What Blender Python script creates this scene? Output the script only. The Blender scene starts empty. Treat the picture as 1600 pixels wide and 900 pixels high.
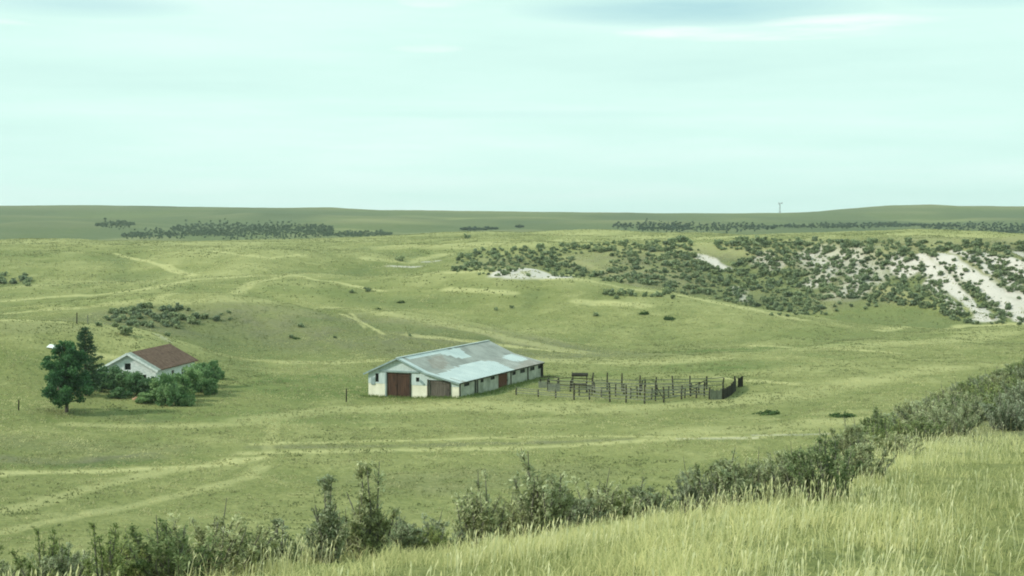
import bpy, math, random
import numpy as np
from mathutils import Vector

random.seed(7)
rng = np.random.default_rng(11)
scene = bpy.context.scene
COL = scene.collection

# ------------------------------------------------------------------ camera, sky, sun
F = 2400.0; Y0 = 335.0                       # focal length in pixels of a 1600 wide frame, row of the level horizon
PITCH = math.atan((450 - Y0) / F)
cam_d = bpy.data.cameras.new('camera'); cam = bpy.data.objects.new('camera', cam_d); COL.objects.link(cam)
cam_d.sensor_width = 36; cam_d.lens = 36 * F / 1600; cam_d.clip_start = 0.2; cam_d.clip_end = 40000
cam.location = (0, 0, 0); cam.rotation_euler = (math.pi / 2 - PITCH, 0, 0)
scene.camera = cam
scene.cycles.filter_width = 1.9; scene.render.resolution_x = 1024; scene.render.resolution_y = 576

SUN_EL, SUN_AZ = 36.0, -108.0                 # azimuth measured from +Y towards +X
SUN_STRENGTH, SUN_ANGLE = 3.5, 4.0
SKY_STRENGTH = 0.1
scene.view_settings.view_transform = 'Standard'; scene.view_settings.look = 'None'
scene.view_settings.gamma = 1; scene.view_settings.use_curve_mapping = False
scene.view_settings.exposure = 0.0

w = bpy.data.worlds.new('World'); scene.world = w; w.use_nodes = True
nt = w.node_tree; nt.nodes.clear()
def N(tree, typ, **kw):
    n = tree.nodes.new(typ)
    for k, v in kw.items(): setattr(n, k, v)
    return n
wo = N(nt, 'ShaderNodeOutputWorld'); bg = N(nt, 'ShaderNodeBackground'); bg.inputs[1].default_value = SKY_STRENGTH
nt.links.new(bg.outputs[0], wo.inputs[0])
sky = N(nt, 'ShaderNodeTexSky', sky_type='NISHITA'); sky.sun_disc = False
sky.sun_elevation = math.radians(SUN_EL); sky.sun_rotation = math.radians(SUN_AZ)
sky.dust_density = 3.0
def ramp(tree, fac, stops):
    r = N(tree, 'ShaderNodeValToRGB'); cr = r.color_ramp
    while len(cr.elements) < len(stops): cr.elements.new(0.5)
    for e, (p, c) in zip(cr.elements, stops):
        e.position = p; e.color = (c[0], c[1], c[2], 1) if len(c) > 2 else (c[0],) * 3 + (1,)
    if fac is not None: tree.links.new(fac, r.inputs[0])
    return r
def math_n(tree, op, a, b=None, clamp=False):
    m = N(tree, 'ShaderNodeMath', operation=op, use_clamp=clamp)
    for i, v in enumerate((a, b)):
        if v is None: continue
        if isinstance(v, (int, float)): m.inputs[i].default_value = v
        else: tree.links.new(v, m.inputs[i])
    return m.outputs[0]
def mixc(tree, fac, a, b, blend='MIX'):
    m = N(tree, 'ShaderNodeMix', data_type='RGBA', blend_type=blend)
    for s, v in ((m.inputs[0], fac), (m.inputs[6], a), (m.inputs[7], b)):
        if isinstance(v, (int, float)): s.default_value = v
        elif isinstance(v, tuple): s.default_value = (v[0], v[1], v[2], 1)
        else: tree.links.new(v, s)
    return m.outputs[2]
tc = N(nt, 'ShaderNodeTexCoord')
sep = N(nt, 'ShaderNodeSeparateXYZ'); nt.links.new(tc.outputs['Generated'], sep.inputs[0])
# cloud layers: direction scaled so that they lie in long flat banks near the horizon
mp = N(nt, 'ShaderNodeMapping'); mp.inputs['Scale'].default_value = (2.6, 2.6, 26); mp.inputs['Location'].default_value = (3.1, 0.2, 0.35)
nt.links.new(tc.outputs['Generated'], mp.inputs[0])
n1 = N(nt, 'ShaderNodeTexNoise'); n1.inputs['Scale'].default_value = 1.2; n1.inputs['Detail'].default_value = 6; n1.inputs['Roughness'].default_value = .55
nt.links.new(mp.outputs[0], n1.inputs['Vector'])
def streak(az, el, wa, we):                   # a thin opening in the cloud sheet, placed by direction
    x = math_n(nt, 'DIVIDE', math_n(nt, 'SUBTRACT', sep.outputs[0], math.sin(az)), wa)
    z = math_n(nt, 'DIVIDE', math_n(nt, 'SUBTRACT', sep.outputs[2], math.sin(el)), we)
    q = math_n(nt, 'ADD', math_n(nt, 'MULTIPLY', x, x), math_n(nt, 'MULTIPLY', z, z))
    return math_n(nt, 'SUBTRACT', 1.0, q, clamp=True)
def dirpx(px, py): return math.atan((px - 800) / F), math.atan((Y0 - py) / F)
gaps = None
for px, py, wx, wy, g in ((1080, 18, 300, 30, 1.0), (130, 22, 190, 22, .5), (1560, 12, 190, 20, .5), (820, 180, 300, 8, .16)):
    a, e = dirpx(px, py)
    s = math_n(nt, 'MULTIPLY', streak(a, e, wx / F, wy / F), g)
    gaps = s if gaps is None else math_n(nt, 'MAXIMUM', gaps, s)
nz = ramp(nt, n1.outputs[0], [(0.38, (0,)), (0.62, (1,))])
gapf = math_n(nt, 'MULTIPLY', gaps, math_n(nt, 'ADD', math_n(nt, 'MULTIPLY', nz.outputs[0], .8), .45), clamp=True)
puff = None
for px, py, wx, wy, g in ((1320, 46, 150, 16, 1.0), (1040, 55, 90, 12, .8), (690, 6, 70, 12, .8), (1180, 62, 200, 9, .7), (40, 48, 120, 8, .5), (670, 78, 60, 8, .5)):
    a, e = dirpx(px, py)
    s = math_n(nt, 'MULTIPLY', streak(a, e, wx / F, wy / F), g)
    puff = s if puff is None else math_n(nt, 'MAXIMUM', puff, s)
n2 = N(nt, 'ShaderNodeTexNoise'); n2.inputs['Scale'].default_value = 5; n2.inputs['Detail'].default_value = 6
nt.links.new(mp.outputs[0], n2.inputs['Vector'])
pf = math_n(nt, 'MULTIPLY', puff, ramp(nt, n2.outputs[0], [(0.4, (0,)), (0.6, (1,))]).outputs[0])
sheet = ramp(nt, n1.outputs[0], [(0.3, (6.7, 9.6, 8.9)), (0.5, (7.3, 10.2, 9.4)), (0.7, (8.2, 10.6, 9.95))])
skyc = mixc(nt, 1.0, sky.outputs[0], (1.0, 1.0, 1.0), 'MULTIPLY')
blue = mixc(nt, .12, (5.2, 8.4, 8.7), skyc)
c1 = mixc(nt, gapf, sheet.outputs[0], blue)
c2 = mixc(nt, pf, c1, (9.8, 10.8, 10.4))
nt.links.new(c2, bg.inputs[0])

sd = bpy.data.lights.new('sun', 'SUN'); sd.energy = SUN_STRENGTH; sd.angle = math.radians(SUN_ANGLE); sd.color = (1, .96, .87)
so = bpy.data.objects.new('sun', sd); COL.objects.link(so)
el, az = math.radians(SUN_EL), math.radians(SUN_AZ)
sv = Vector((math.cos(el) * math.sin(az), math.cos(el) * math.cos(az), math.sin(el)))
so.rotation_euler = sv.to_track_quat('Z', 'Y').to_euler(); so.location = sv * 100

# ------------------------------------------------------------------ helpers
def ray(px, py):
    """world direction through a point of the 1600x900 photograph"""
    X = px - 800; Yc = -(py - 450)
    c, s = math.cos(PITCH), math.sin(PITCH)
    return X, F * c + Yc * s, -F * s + Yc * c
def slope_at(px, py):
    dx, dy, dz = ray(px, py); return dz / math.hypot(dx, dy)
def project(x, y, z):
    c, s = math.cos(PITCH), math.sin(PITCH)
    fwd = y * c - z * s; up = y * s + z * c
    return 800 + F * x / fwd, 450 - F * up / fwd

def pchip(xk, yk, x):
    xk = np.asarray(xk, float); yk = np.asarray(yk, float)
    h = np.diff(xk); d = np.diff(yk) / h
    m = np.zeros_like(yk)
    for i in range(1, len(xk) - 1):
        if d[i - 1] * d[i] > 0:
            w1 = 2 * h[i] + h[i - 1]; w2 = h[i] + 2 * h[i - 1]
            m[i] = (w1 + w2) / (w1 / d[i - 1] + w2 / d[i])
    m[0], m[-1] = d[0], d[-1]
    xc = np.clip(x, xk[0], xk[-1])
    i = np.clip(np.searchsorted(xk, xc) - 1, 0, len(h) - 1)
    t = (xc - xk[i]) / h[i]
    return ((1 + 2 * t) * (1 - t) ** 2 * yk[i] + t * (1 - t) ** 2 * h[i] * m[i]
            + t * t * (3 - 2 * t) * yk[i + 1] + t * t * (t - 1) * h[i] * m[i + 1])

def vnoise(x, y, seed=0):
    xi = np.floor(x).astype(np.int64); yi = np.floor(y).astype(np.int64)
    fx = x - xi; fy = y - yi; fx = fx * fx * (3 - 2 * fx); fy = fy * fy * (3 - 2 * fy)
    def hsh(a, b):
        n = (a * 374761393 + b * 668265263 + seed * 1274126177) & 0xFFFFFFFF
        n = ((n ^ (n >> 13)) * 1274126177) & 0xFFFFFFFF
        n = n ^ (n >> 16)
        return (n & 0xFFFFFF) / float(0xFFFFFF) * 2 - 1
    return ((hsh(xi, yi) * (1 - fx) + hsh(xi + 1, yi) * fx) * (1 - fy)
            + (hsh(xi, yi + 1) * (1 - fx) + hsh(xi + 1, yi + 1) * fx) * fy)
def fbm(x, y, seed=0, o=3):
    a = 1.0; s = 0; t = 0
    for k in range(o):
        s = s + a * vnoise(x * 2 ** k, y * 2 ** k, seed + k); t += a; a *= .5
    return s / t
def sstep(a, b, x):
    t = np.clip((x - a) / (b - a), 0, 1); return t * t * (3 - 2 * t)

def tag(o, label=None, cat=None, group=None, kind=None):
    if label: o['label'] = label
    if cat: o['category'] = cat
    if group: o['group'] = group
    if kind: o['kind'] = kind
    return o
def mesh_np(name, V, polys, cols=None, smooth=False):
    """polys: list of (n,k) index arrays"""
    me = bpy.data.meshes.new(name)
    V = np.ascontiguousarray(V, np.float32)
    me.vertices.add(len(V)); me.vertices.foreach_set('co', V.ravel())
    nl = sum(p.size for p in polys); npoly = sum(len(p) for p in polys)
    me.loops.add(nl); me.polygons.add(npoly)
    me.loops.foreach_set('vertex_index', np.concatenate([p.ravel() for p in polys]).astype(np.int32))
    tot = np.concatenate([np.full(len(p), p.shape[1], np.int32) for p in polys])
    st = np.concatenate([[0], np.cumsum(tot)[:-1]]).astype(np.int32)
    me.polygons.foreach_set('loop_start', st)
    if smooth: me.polygons.foreach_set('use_smooth', np.ones(npoly, bool))
    me.update(calc_edges=True)
    for nm, c in (cols or {}).items():
        a = me.color_attributes.new(nm, 'FLOAT_COLOR', 'POINT')
        a.data.foreach_set('color', np.ascontiguousarray(c, np.float32).ravel())
    me.validate()
    return me
def link(name, me, mats=None, parent=None, loc=None, rz=None):
    o = bpy.data.objects.new(name, me); COL.objects.link(o)
    if mats is not None and me is not None and len(me.materials) == 0:
        for m in (mats if isinstance(mats, (list, tuple)) else [mats]): me.materials.append(m)
    if parent: o.parent = parent
    if loc is not None: o.location = loc
    if rz is not None: o.rotation_euler = (0, 0, rz)
    return o
def empty(name, loc, rz=0):
    o = bpy.data.objects.new(name, None); COL.objects.link(o); o.location = loc; o.rotation_euler = (0, 0, rz)
    o.empty_display_size = .3
    return o
def dup(root, loc, rz, sc=(1, 1, 1)):
    r = root.copy(); COL.objects.link(r); r.location = loc; r.rotation_euler = (0, 0, rz); r.scale = sc
    for ch in list(root.children):
        c = ch.copy(); COL.objects.link(c); c.parent = r
        for g in list(ch.children):
            d = g.copy(); COL.objects.link(d); d.parent = c
    return r

class MB:
    """collects solids into one mesh"""
    def __init__(s): s.v = []; s.f = []; s.m = []
    def add(s, vs, fs, mi=0):
        b = len(s.v); s.v += [tuple(v) for v in vs]; s.f += [tuple(b + i for i in f) for f in fs]; s.m += [mi] * len(fs)
    def box(s, x0, x1, y0, y1, z0, z1, mi=0):
        s.hexa([(x0, y0, z0), (x1, y0, z0), (x1, y1, z0), (x0, y1, z0), (x0, y0, z1), (x1, y0, z1), (x1, y1, z1), (x0, y1, z1)], mi)
    def hexa(s, p, mi=0):
        s.add(p, [(0, 3, 2, 1), (4, 5, 6, 7), (0, 1, 5, 4), (1, 2, 6, 5), (2, 3, 7, 6), (3, 0, 4, 7)], mi)
    def tube(s, pts, rad, n=7, mi=0):
        pts = [Vector(p) for p in pts]
        rad = rad if isinstance(rad, (list, tuple)) else [rad] * len(pts)
        vs = []; up = Vector((0, 0, 1))
        for i, p in enumerate(pts):
            d = (pts[min(i + 1, len(pts) - 1)] - pts[max(i - 1, 0)]).normalized()
            a = d.cross(up if abs(d.z) < .9 else Vector((1, 0, 0))).normalized(); b = d.cross(a)
            for k in range(n):
                t = 2 * math.pi * k / n; vs.append(p + (a * math.cos(t) + b * math.sin(t)) * rad[i])
        fs = []
        for i in range(len(pts) - 1):
            for k in range(n):
                fs.append((i * n + k, i * n + (k + 1) % n, (i + 1) * n + (k + 1) % n, (i + 1) * n + k))
        fs.append(tuple(range(n - 1, -1, -1))); fs.append(tuple((len(pts) - 1) * n + k for k in range(n)))
        s.add(vs, fs, mi)
    def bar(s, a, b, wd, hg, mi=0):
        """rectangular bar from a to b"""
        a = Vector(a); b = Vector(b); d = (b - a).normalized()
        u = d.cross(Vector((0, 0, 1))); u = u.normalized() if u.length > .01 else Vector((1, 0, 0)); v = u.cross(d)
        u *= wd / 2; v *= hg / 2
        s.hexa([a - u - v, a + u - v, b + u - v, b - u - v, a - u + v, a + u + v, b + u + v, b - u + v], mi)
    def build(s, name, mats, parent=None, loc=None, rz=None, smooth=False):
        me = bpy.data.meshes.new(name); me.from_pydata(s.v, [], s.f)
        for m in (mats if isinstance(mats, (list, tuple)) else [mats]): me.materials.append(m)
        me.polygons.foreach_set('material_index', s.m)
        if smooth: me.polygons.foreach_set('use_smooth', [True] * len(s.f))
        me.update()
        return link(name, me, None, parent, loc, rz)

def new_mat(name, rough=.9, spec=.2):
    m = bpy.data.materials.new(name); m.use_nodes = True
    t = m.node_tree; p = t.nodes['Principled BSDF']; p.inputs['Roughness'].default_value = rough
    p.inputs['Specular IOR Level'].default_value = spec
    return m, t, p
def noise(t, scale, detail=4, rough=.55, coord='Object', mapscale=None, dist=0):
    c = N(t, 'ShaderNodeTexCoord'); n = N(t, 'ShaderNodeTexNoise')
    n.inputs['Scale'].default_value = scale; n.inputs['Detail'].default_value = detail; n.inputs['Roughness'].default_value = rough
    n.inputs['Distortion'].default_value = dist
    if mapscale:
        mpn = N(t, 'ShaderNodeMapping'); mpn.inputs['Scale'].default_value = mapscale
        t.links.new(c.outputs[coord], mpn.inputs[0]); t.links.new(mpn.outputs[0], n.inputs['Vector'])
    else: t.links.new(c.outputs[coord], n.inputs['Vector'])
    return n.outputs[0]
def bump(t, p, h, strength=.4, dist=.05):
    b = N(t, 'ShaderNodeBump'); b.inputs['Strength'].default_value = strength; b.inputs['Distance'].default_value = dist
    t.links.new(h, b.inputs['Height']); t.links.new(b.outputs[0], p.inputs['Normal'])
def simple_mat(name, c0, c1, scale=3, rough=.9, mapscale=None, spec=.2, metal=0, bstr=.3, detail=5, lo=.35, hi=.65):
    m, t, p = new_mat(name, rough, spec)
    n = noise(t, scale, detail, .6, mapscale=mapscale)
    r = ramp(t, n, [(lo, c0), (hi, c1)])
    t.links.new(r.outputs[0], p.inputs['Base Color']); p.inputs['Metallic'].default_value = metal
    if bstr: bump(t, p, n, bstr, .04)
    return m
def leaf_mat(name, dark, light, trans=.25, rough=.7, vary=True):
    """per-leaf tone from the 'tone' attribute, plus a little light through the leaf"""
    m, t, p = new_mat(name, rough, .25)
    at = N(t, 'ShaderNodeAttribute', attribute_name='tone')
    r = ramp(t, at.outputs['Fac'], [(0, dark), (1, light)])
    oi = N(t, 'ShaderNodeObjectInfo'); vr = ramp(t, oi.outputs['Random'], [(0, (.78, .80, .86)), (.5, (1.0, 1.0, .95)), (1, (1.22, 1.15, 1.0))])
    if vary: lc = mixc(t, 1.0, r.outputs[0], vr.outputs[0], 'MULTIPLY')
    else: lc = r.outputs[0]
    t.links.new(lc, p.inputs['Base Color'])
    tr = N(t, 'ShaderNodeBsdfTranslucent'); t.links.new(lc, tr.inputs[0])
    mx = N(t, 'ShaderNodeMixShader'); mx.inputs[0].default_value = trans
    t.links.new(p.outputs[0], mx.inputs[1]); t.links.new(tr.outputs[0], mx.inputs[2])
    t.links.new(mx.outputs[0], t.nodes['Material Output'].inputs[0])
    return m

# ------------------------------------------------------------------ terrain
CP = [-300, 0, 200, 400, 600, 800, 1000, 1200, 1400, 1600, 1900]
def L(*pairs): return pairs
layers = [   # (row, distance) per column, near to far; rows give the height
 L((1060,9),(1060,9),(1060,9),(1055,9),(1040,9),(1020,9),(990,9.5),(960,10),(920,11),(895,12),(860,13)),                       # verge
 L((950,13),(930,14),(918,14.5),(897,15.5),(869,17.5),(849,20),(815,23),(768,27),(704,33),(688,38),(660,44)),                 # grassy lip
 L((960,40),(955,40),(950,40),(945,42),(925,44),(905,46),(880,50),(822,56),(684,62),(590,74),(500,84)),                      # face below the lip, knoll at right
 L((975,82),(962,84),(955,86),(945,88),(925,92),(905,96),(860,104),(800,114),(745,122),(720,128),(690,136)),                 # toe
 L((775,126),(770,127),(766,128),(762,129),(752,132),(742,136),(735,139),(720,144),(700,150),(685,155),(670,160)),           # valley floor
 L((700,151),(698,152),(694,153),(690,154),(688,155),(686,156),(682,158),(672,161),(660,166),(650,170),(640,175)),
 L((645,176),(640,179),(640,179),(636,181),(632,185),(632,185),(632,186),(628,188),(610,197),(600,203),(590,210)),
 L((590,196),(585,199),(604,198),(598,203),(597,206),(597,206),(597,207),(594,209),(580,218),(570,226),(560,234)),
 L((500,228),(501,230),(512,231),(562,236),(566,236),(562,240),(560,242),(555,246),(540,262),(530,280),(525,290)),           # knoll behind the house
 L((508,252),(511,254),(523,250),(560,246),(560,244),(556,250),(556,250),(548,256),(524,290),(509,322),(500,340)),
 L((470,305),(478,300),(476,296),(470,292),(488,288),(522,280),(550,264),(545,268),(521,305),(511,338),(502,352)),           # grey front hill
 L((482,335),(490,330),(487,325),(479,325),(497,322),(530,302),(541,285),(536,285),(522,318),(515,350),(506,366)),
 L((452,400),(448,395),(438,395),(430,400),(424,408),(428,400),(456,378),(492,345),(519,330),(519,362),(511,378)),           # hill before the bluffs
 L((460,440),(457,440),(448,440),(438,445),(430,450),(441,455),(464,432),(503,400),(512,390),(514,384),(508,392)),           # creek bottom
 L((415,505),(412,505),(404,505),(398,505),(398,505),(408,490),(418,468),(446,448),(450,432),(452,424),(450,430)),
 L((383,570),(380,570),(377,575),(375,580),(378,585),(384,528),(379,500),(377,490),(377,472),(379,462),(380,465)),           # bluff top
 L((380,640),(378,650),(376,655),(374,660),(371,680),(363,690),(362,690),(364,690),(358,690),(371,660),(374,650)),
 L((386,820),(386,820),(386,820),(384,820),(382,820),(372,820),(371,820),(372,820),(370,820),(378,820),(380,820)),           # hidden hollow
 L((372,1050),(372,1050),(371,1050),(372,1050),(371,1050),(364,1050),(362,1050),(361,1050),(362,1050),(370,1050),(372,1050)),
 L((352,1300),(350,1300),(354,1320),(352,1340),(350,1350),(351,1350),(351,1350),(350,1350),(352,1380),(354,1380),(354,1380)),
 L((338,1620),(336,1650),(340,1650),(336,1650),(341,1650),(342,1650),(342,1650),(342,1650),(338,1700),(338,1700),(338,1700)),
 L((323,2100),(321.5,2100),(322,2100),(324.5,2100),(328,2100),(331,2150),(333,2150),(333,2150),(320,2250),(322.5,2200),(326,2200)),  # skyline
]
cth = np.array([math.atan((p - 800) / F) for p in CP])
TH_IN = np.linspace(-.37, .37, 820)
TH = np.concatenate([np.linspace(-math.pi, -.37, 70)[:-1], TH_IN, np.linspace(.37, math.pi, 70)[1:-1]])
RR = np.concatenate([np.geomspace(1.5, 90, 160)[:-1], np.linspace(90, 350, 400)[:-1], np.linspace(350, 620, 240)[:-1],
                     np.geomspace(620, 2500, 190)[:-1], np.geomspace(2500, 3600, 10)])
thc = np.clip(TH, cth[0], cth[-1])
kr = np.zeros((len(layers), len(TH))); ks = np.zeros_like(kr)
for k, Lr in enumerate(layers):
    kr[k] = pchip(cth, [q[1] for q in Lr], thc)
    ks[k] = pchip(cth, [slope_at(CP[i], q[0]) for i, q in enumerate(Lr)], thc)
# the skyline in finer steps
skx = [-300, 0, 100, 200, 300, 400, 500, 600, 800, 1000, 1200, 1270, 1330, 1400, 1450, 1500, 1600, 1900]
sky_y = [324, 321.5, 321, 321.5, 322.5, 325, 324, 328, 330.5, 333, 333.5, 331, 326, 321, 320, 322.5, 322.5, 326]
ks[-1] = pchip([math.atan((p - 800) / F) for p in skx], [slope_at(p, y) for p, y in zip(skx, sky_y)], thc)
for k in range(1, len(layers)): kr[k] = np.maximum(kr[k], kr[k - 1] * 1.02 + .5)
Z = np.zeros((len(TH), len(RR)))
for i in range(len(TH)):
    rk = np.concatenate([[0], kr[:, i], [2700, 3200, 3700]])
    zk = np.concatenate([[-2.3], ks[:, i] * kr[:, i], [ks[-1, i] * kr[-1, i] - 35, -60, -90]])
    Z[i] = pchip(rk, zk, RR)
TT, RG = np.meshgrid(TH, RR, indexing='ij')
GX = RG * np.sin(TT); GY = RG * np.cos(TT)
bx, by = -6.3, 187.0
def relief(x, y, r):
    # rolling ground at several sizes, growing with distance
    n = .35 * fbm(x / 38, y / 38, 3, 3) * sstep(90, 150, r) * (1 - .6 * np.exp(-((x + 5) ** 2 + (y - 200) ** 2) / 900))
    n = n + 1.1 * fbm(x / 70, y / 70, 9, 3) * sstep(240, 330, r)
    n = n + 5.0 * fbm(x / 260, y / 260, 17, 4) * sstep(900, 1500, r) * (1 - sstep(1750, 2050, r))
    n = n + .06 * fbm(x / 2.6, y / 2.6, 5, 3) * sstep(6, 12, r) + .13 * fbm(x / 9, y / 9, 6, 2) * sstep(80, 120, r)
    n = n + 3.4 * (np.abs(vnoise((x + y * .4) / 52, (y - x * .3) / 75, 61)) - .35) * sstep(250, 300, r) * (1 - sstep(620, 800, r))
    n = n + .9 * (np.abs(vnoise((x - y * .2) / 19, y / 34, 63)) - .35) * sstep(250, 300, r) * (1 - sstep(520, 700, r))
    n = n + 6.0 * (np.abs(vnoise(x / 120, y / 150, 67)) - .35) * sstep(850, 1100, r) * (1 - sstep(1700, 2000, r))
    # spurs and gullies cut down the bluffs
    th = np.arctan2(x, y); pxl = 800 + F * np.tan(np.clip(th, -1.2, 1.2))
    band = sstep(395, 425, r) * (1 - sstep(462, 500, r)) * sstep(640, 760, pxl)
    rd = 1 - np.abs(vnoise((x * .93 + y * .45) / 17, (y - x * .3) / 90, 21)) * 2
    n = n + band * (1.9 * rd + .8 * fbm(x / 9, y / 20, 24, 2)) * (0.6 + .9 * sstep(1250, 1450, pxl))
    n = n + .55 * np.exp(-((x - bx) ** 2 + (y - by) ** 2) / 40)
    return n
Z = Z + relief(GX, GY, RG)
def hz(x, y):
    r = np.hypot(x, y); th = np.arctan2(x, y)
    j = np.clip(np.searchsorted(RR, r) - 1, 0, len(RR) - 2); i = np.clip(np.searchsorted(TH, th) - 1, 0, len(TH) - 2)
    b = np.clip((r - RR[j]) / (RR[j + 1] - RR[j]), 0, 1); a = np.clip((th - TH[i]) / (TH[i + 1] - TH[i]), 0, 1)
    return (Z[i, j] * (1 - a) + Z[i + 1, j] * a) * (1 - b) + (Z[i, j + 1] * (1 - a) + Z[i + 1, j + 1] * a) * b
def ground(px, py, rmin=3, rmax=2600):
    """first point of the terrain on the line of sight through a photo point"""
    dx, dy, dz = ray(px, py); h = math.hypot(dx, dy); s = dz / h
    rs = RR[(RR >= rmin) & (RR <= rmax)]
    xs = rs * dx / h; ys = rs * dy / h; g = hz(xs, ys) - s * rs
    k = np.argmax(g > 0)
    if g[k] <= 0: return None
    if k == 0: r = rs[0]
    else: r = rs[k - 1] + (rs[k] - rs[k - 1]) * (-g[k - 1]) / (g[k] - g[k - 1])
    return r * dx / h, r * dy / h, s * r
def at_r(px, r):
    th = math.atan((px - 800) / F); x, y = r * math.sin(th), r * math.cos(th)
    return x, y, float(hz(x, y))

# ground cover: pale dry grass, rich grass, chalk, grey sagebrush, painted bank and fold shade
X = GX.ravel(); Y = GY.ravel(); Rr = RG.ravel()
pale = np.zeros(len(X)); lush_and_shade = np.zeros(len(X)); chalk = np.zeros(len(X)); sage_and_shade = np.zeros(len(X))
def stroke(arr, pts, width, amt=1.0, rmin=60, soft=1.0, wob=.35):
    P = [ground(px, py, rmin) for px, py in pts]; P = [p for p in P if p]
    if len(P) < 2: return
    d = np.full(len(X), 1e9)
    for a, b in zip(P[:-1], P[1:]):
        if math.hypot(a[0] - b[0], a[1] - b[1]) > 400: continue
        ax, ay = a[0], a[1]; ux, uy = b[0] - ax, b[1] - ay; l2 = ux * ux + uy * uy + 1e-9
        t = np.clip(((X - ax) * ux + (Y - ay) * uy) / l2, 0, 1)
        d = np.minimum(d, np.hypot(X - ax - t * ux, Y - ay - t * uy))
    d = d * (1 + wob * vnoise(X / (width * 3), Y / (width * 3), 31)) + width * .25 * vnoise(X / width, Y / width, 33)
    np.maximum(arr, amt * (1 - sstep(width * .45, width * (1 + soft * .5), d)), out=arr)
def blob(arr, px, py, rx, ry, amt=1.0, rmin=60):
    p = ground(px, py, rmin)
    if not p: return
    q = ((X - p[0]) / rx) ** 2 + ((Y - p[1]) / ry) ** 2
    q = q * (1 + .5 * vnoise(X / rx * 3, Y / ry * 3, 41))
    np.maximum(arr, amt * (1 - sstep(.35, 1.3, q)), out=arr)
# dry pale streaks of the valley floor and the vehicle tracks
stroke(pale, [(-40, 742), (100, 738), (220, 733), (320, 728), (400, 716)], 1.1, .95)
stroke(pale, [(0, 800), (130, 765), (250, 738), (330, 727)], 1.2, .6)
stroke(pale, [(0, 832), (150, 800), (300, 768), (380, 748), (412, 728)], .8, .6); stroke(pale, [(416, 715), (418, 700), (430, 655)], .6, .4)
stroke(pale, [(380, 708), (500, 706), (650, 703), (800, 700), (980, 690), (1080, 684)], .9, .8)
stroke(pale, [(400, 694), (560, 690), (760, 684), (900, 681), (1060, 683), (1180, 684), (1260, 672)], .7, .8)
stroke(pale, [(400, 655), (520, 640), (700, 634), (900, 640), (1080, 632), (1200, 618)], 3.0, .55)
stroke(pale, [(820, 632), (1000, 636), (1100, 630)], 3, .5)
stroke(pale, [(1060, 676), (1200, 670), (1330, 655)], 3, .5)
stroke(pale, [(1130, 632), (1300, 606), (1480, 575)], 3.0, .5)
stroke(pale, [(450, 566), (600, 563)], 3, .7); stroke(pale, [(860, 563), (1040, 566), (1110, 560)], 4, .5)
stroke(pale, [(1250, 545), (1400, 538), (1560, 520)], 5, .5)
stroke(pale, [(110, 662), (250, 666), (400, 662)], 1.6, .5)
stroke(pale, [(-20, 500), (60, 501), (120, 505)], 1.6, .8); stroke(pale, [(170, 512), (260, 530), (340, 552), (450, 563)], 2.0, .45)
stroke(pale, [(0, 490), (120, 482), (250, 466), (400, 440), (470, 428)], 1.6, .65)
stroke(pale, [(180, 474), (300, 471), (420, 471), (520, 480), (600, 491), (760, 520), (900, 548)], 2.4, .6)
stroke(pale, [(530, 490), (600, 522)], .4, .8); stroke(pale, [(545, 488), (570, 512)], .35, .7)
stroke(pale, [(260, 414), (305, 430)], 1.1, .7); stroke(pale, [(0, 380), (300, 381), (560, 377)], 14, .45, rmin=450)
stroke(pale, [(620, 384), (760, 382), (900, 378), (1050, 372)], 10, .5, rmin=500)
stroke(pale, [(900, 366), (1100, 372), (1400, 368), (1600, 374)], 12, .55, rmin=500)
stroke(pale, [(570, 404), (640, 410), (690, 398)], 3, .6)
for q_, w_ in (([(0, 471), (130, 462), (230, 452), (300, 437), (400, 431)], 1.6), ([(180, 396), (240, 411), (300, 431)], .9), ([(430, 430), (520, 440), (600, 455)], 1.0), ([(330, 392), (420, 404), (470, 398)], 1.6),
               ([(640, 524), (760, 536), (900, 551)], 1.0), ([(700, 425), (850, 436), (1050, 459), (1250, 499)], 1.8), ([(1380, 517), (1500, 509), (1600, 507)], 2.2), ([(0, 500), (60, 501), (125, 506)], .8),
               ([(100, 545), (200, 560)], 1), ([(1180, 540), (1290, 543), (1400, 552)], 1.2), ([(700, 452), (800, 458)], 2), ([(905, 470), (1000, 478)], 2.5), ([(1120, 590), (1240, 600)], 1)):
    stroke(pale, q_, w_, .8)
for q_, w_ in (([(0, 482), (130, 474), (230, 462), (300, 446)], 2.2), ([(0, 395), (100, 400), (200, 405)], 7), ([(440, 450), (560, 466), (700, 478)], 6), ([(480, 500), (620, 512), (760, 530)], 3),
               ([(640, 388), (690, 404)], 3), ([(1240, 552), (1330, 560)], 2), ([(20, 560), (120, 580)], 3), ([(840, 600), (1000, 575), (1120, 566)], 2), ([(380, 580), (470, 590)], 3)):
    stroke(lush_and_shade, q_, w_, .5)  # green lines; those below the hill folds are painted shade
for q_, w_ in (([(-20, 353), (100, 346), (250, 357)], 22), ([(300, 336), (450, 339), (600, 346), (760, 351)], 26), ([(60, 331), (180, 345), (260, 352)], 18), ([(640, 338), (900, 342)], 30),
               ([(1230, 342), (1400, 345), (1560, 343)], 22), ([(530, 358), (700, 366)], 14), ([(1000, 345), (1180, 341)], 22)):
    stroke(pale, q_, w_, .36, rmin=950)
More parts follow.
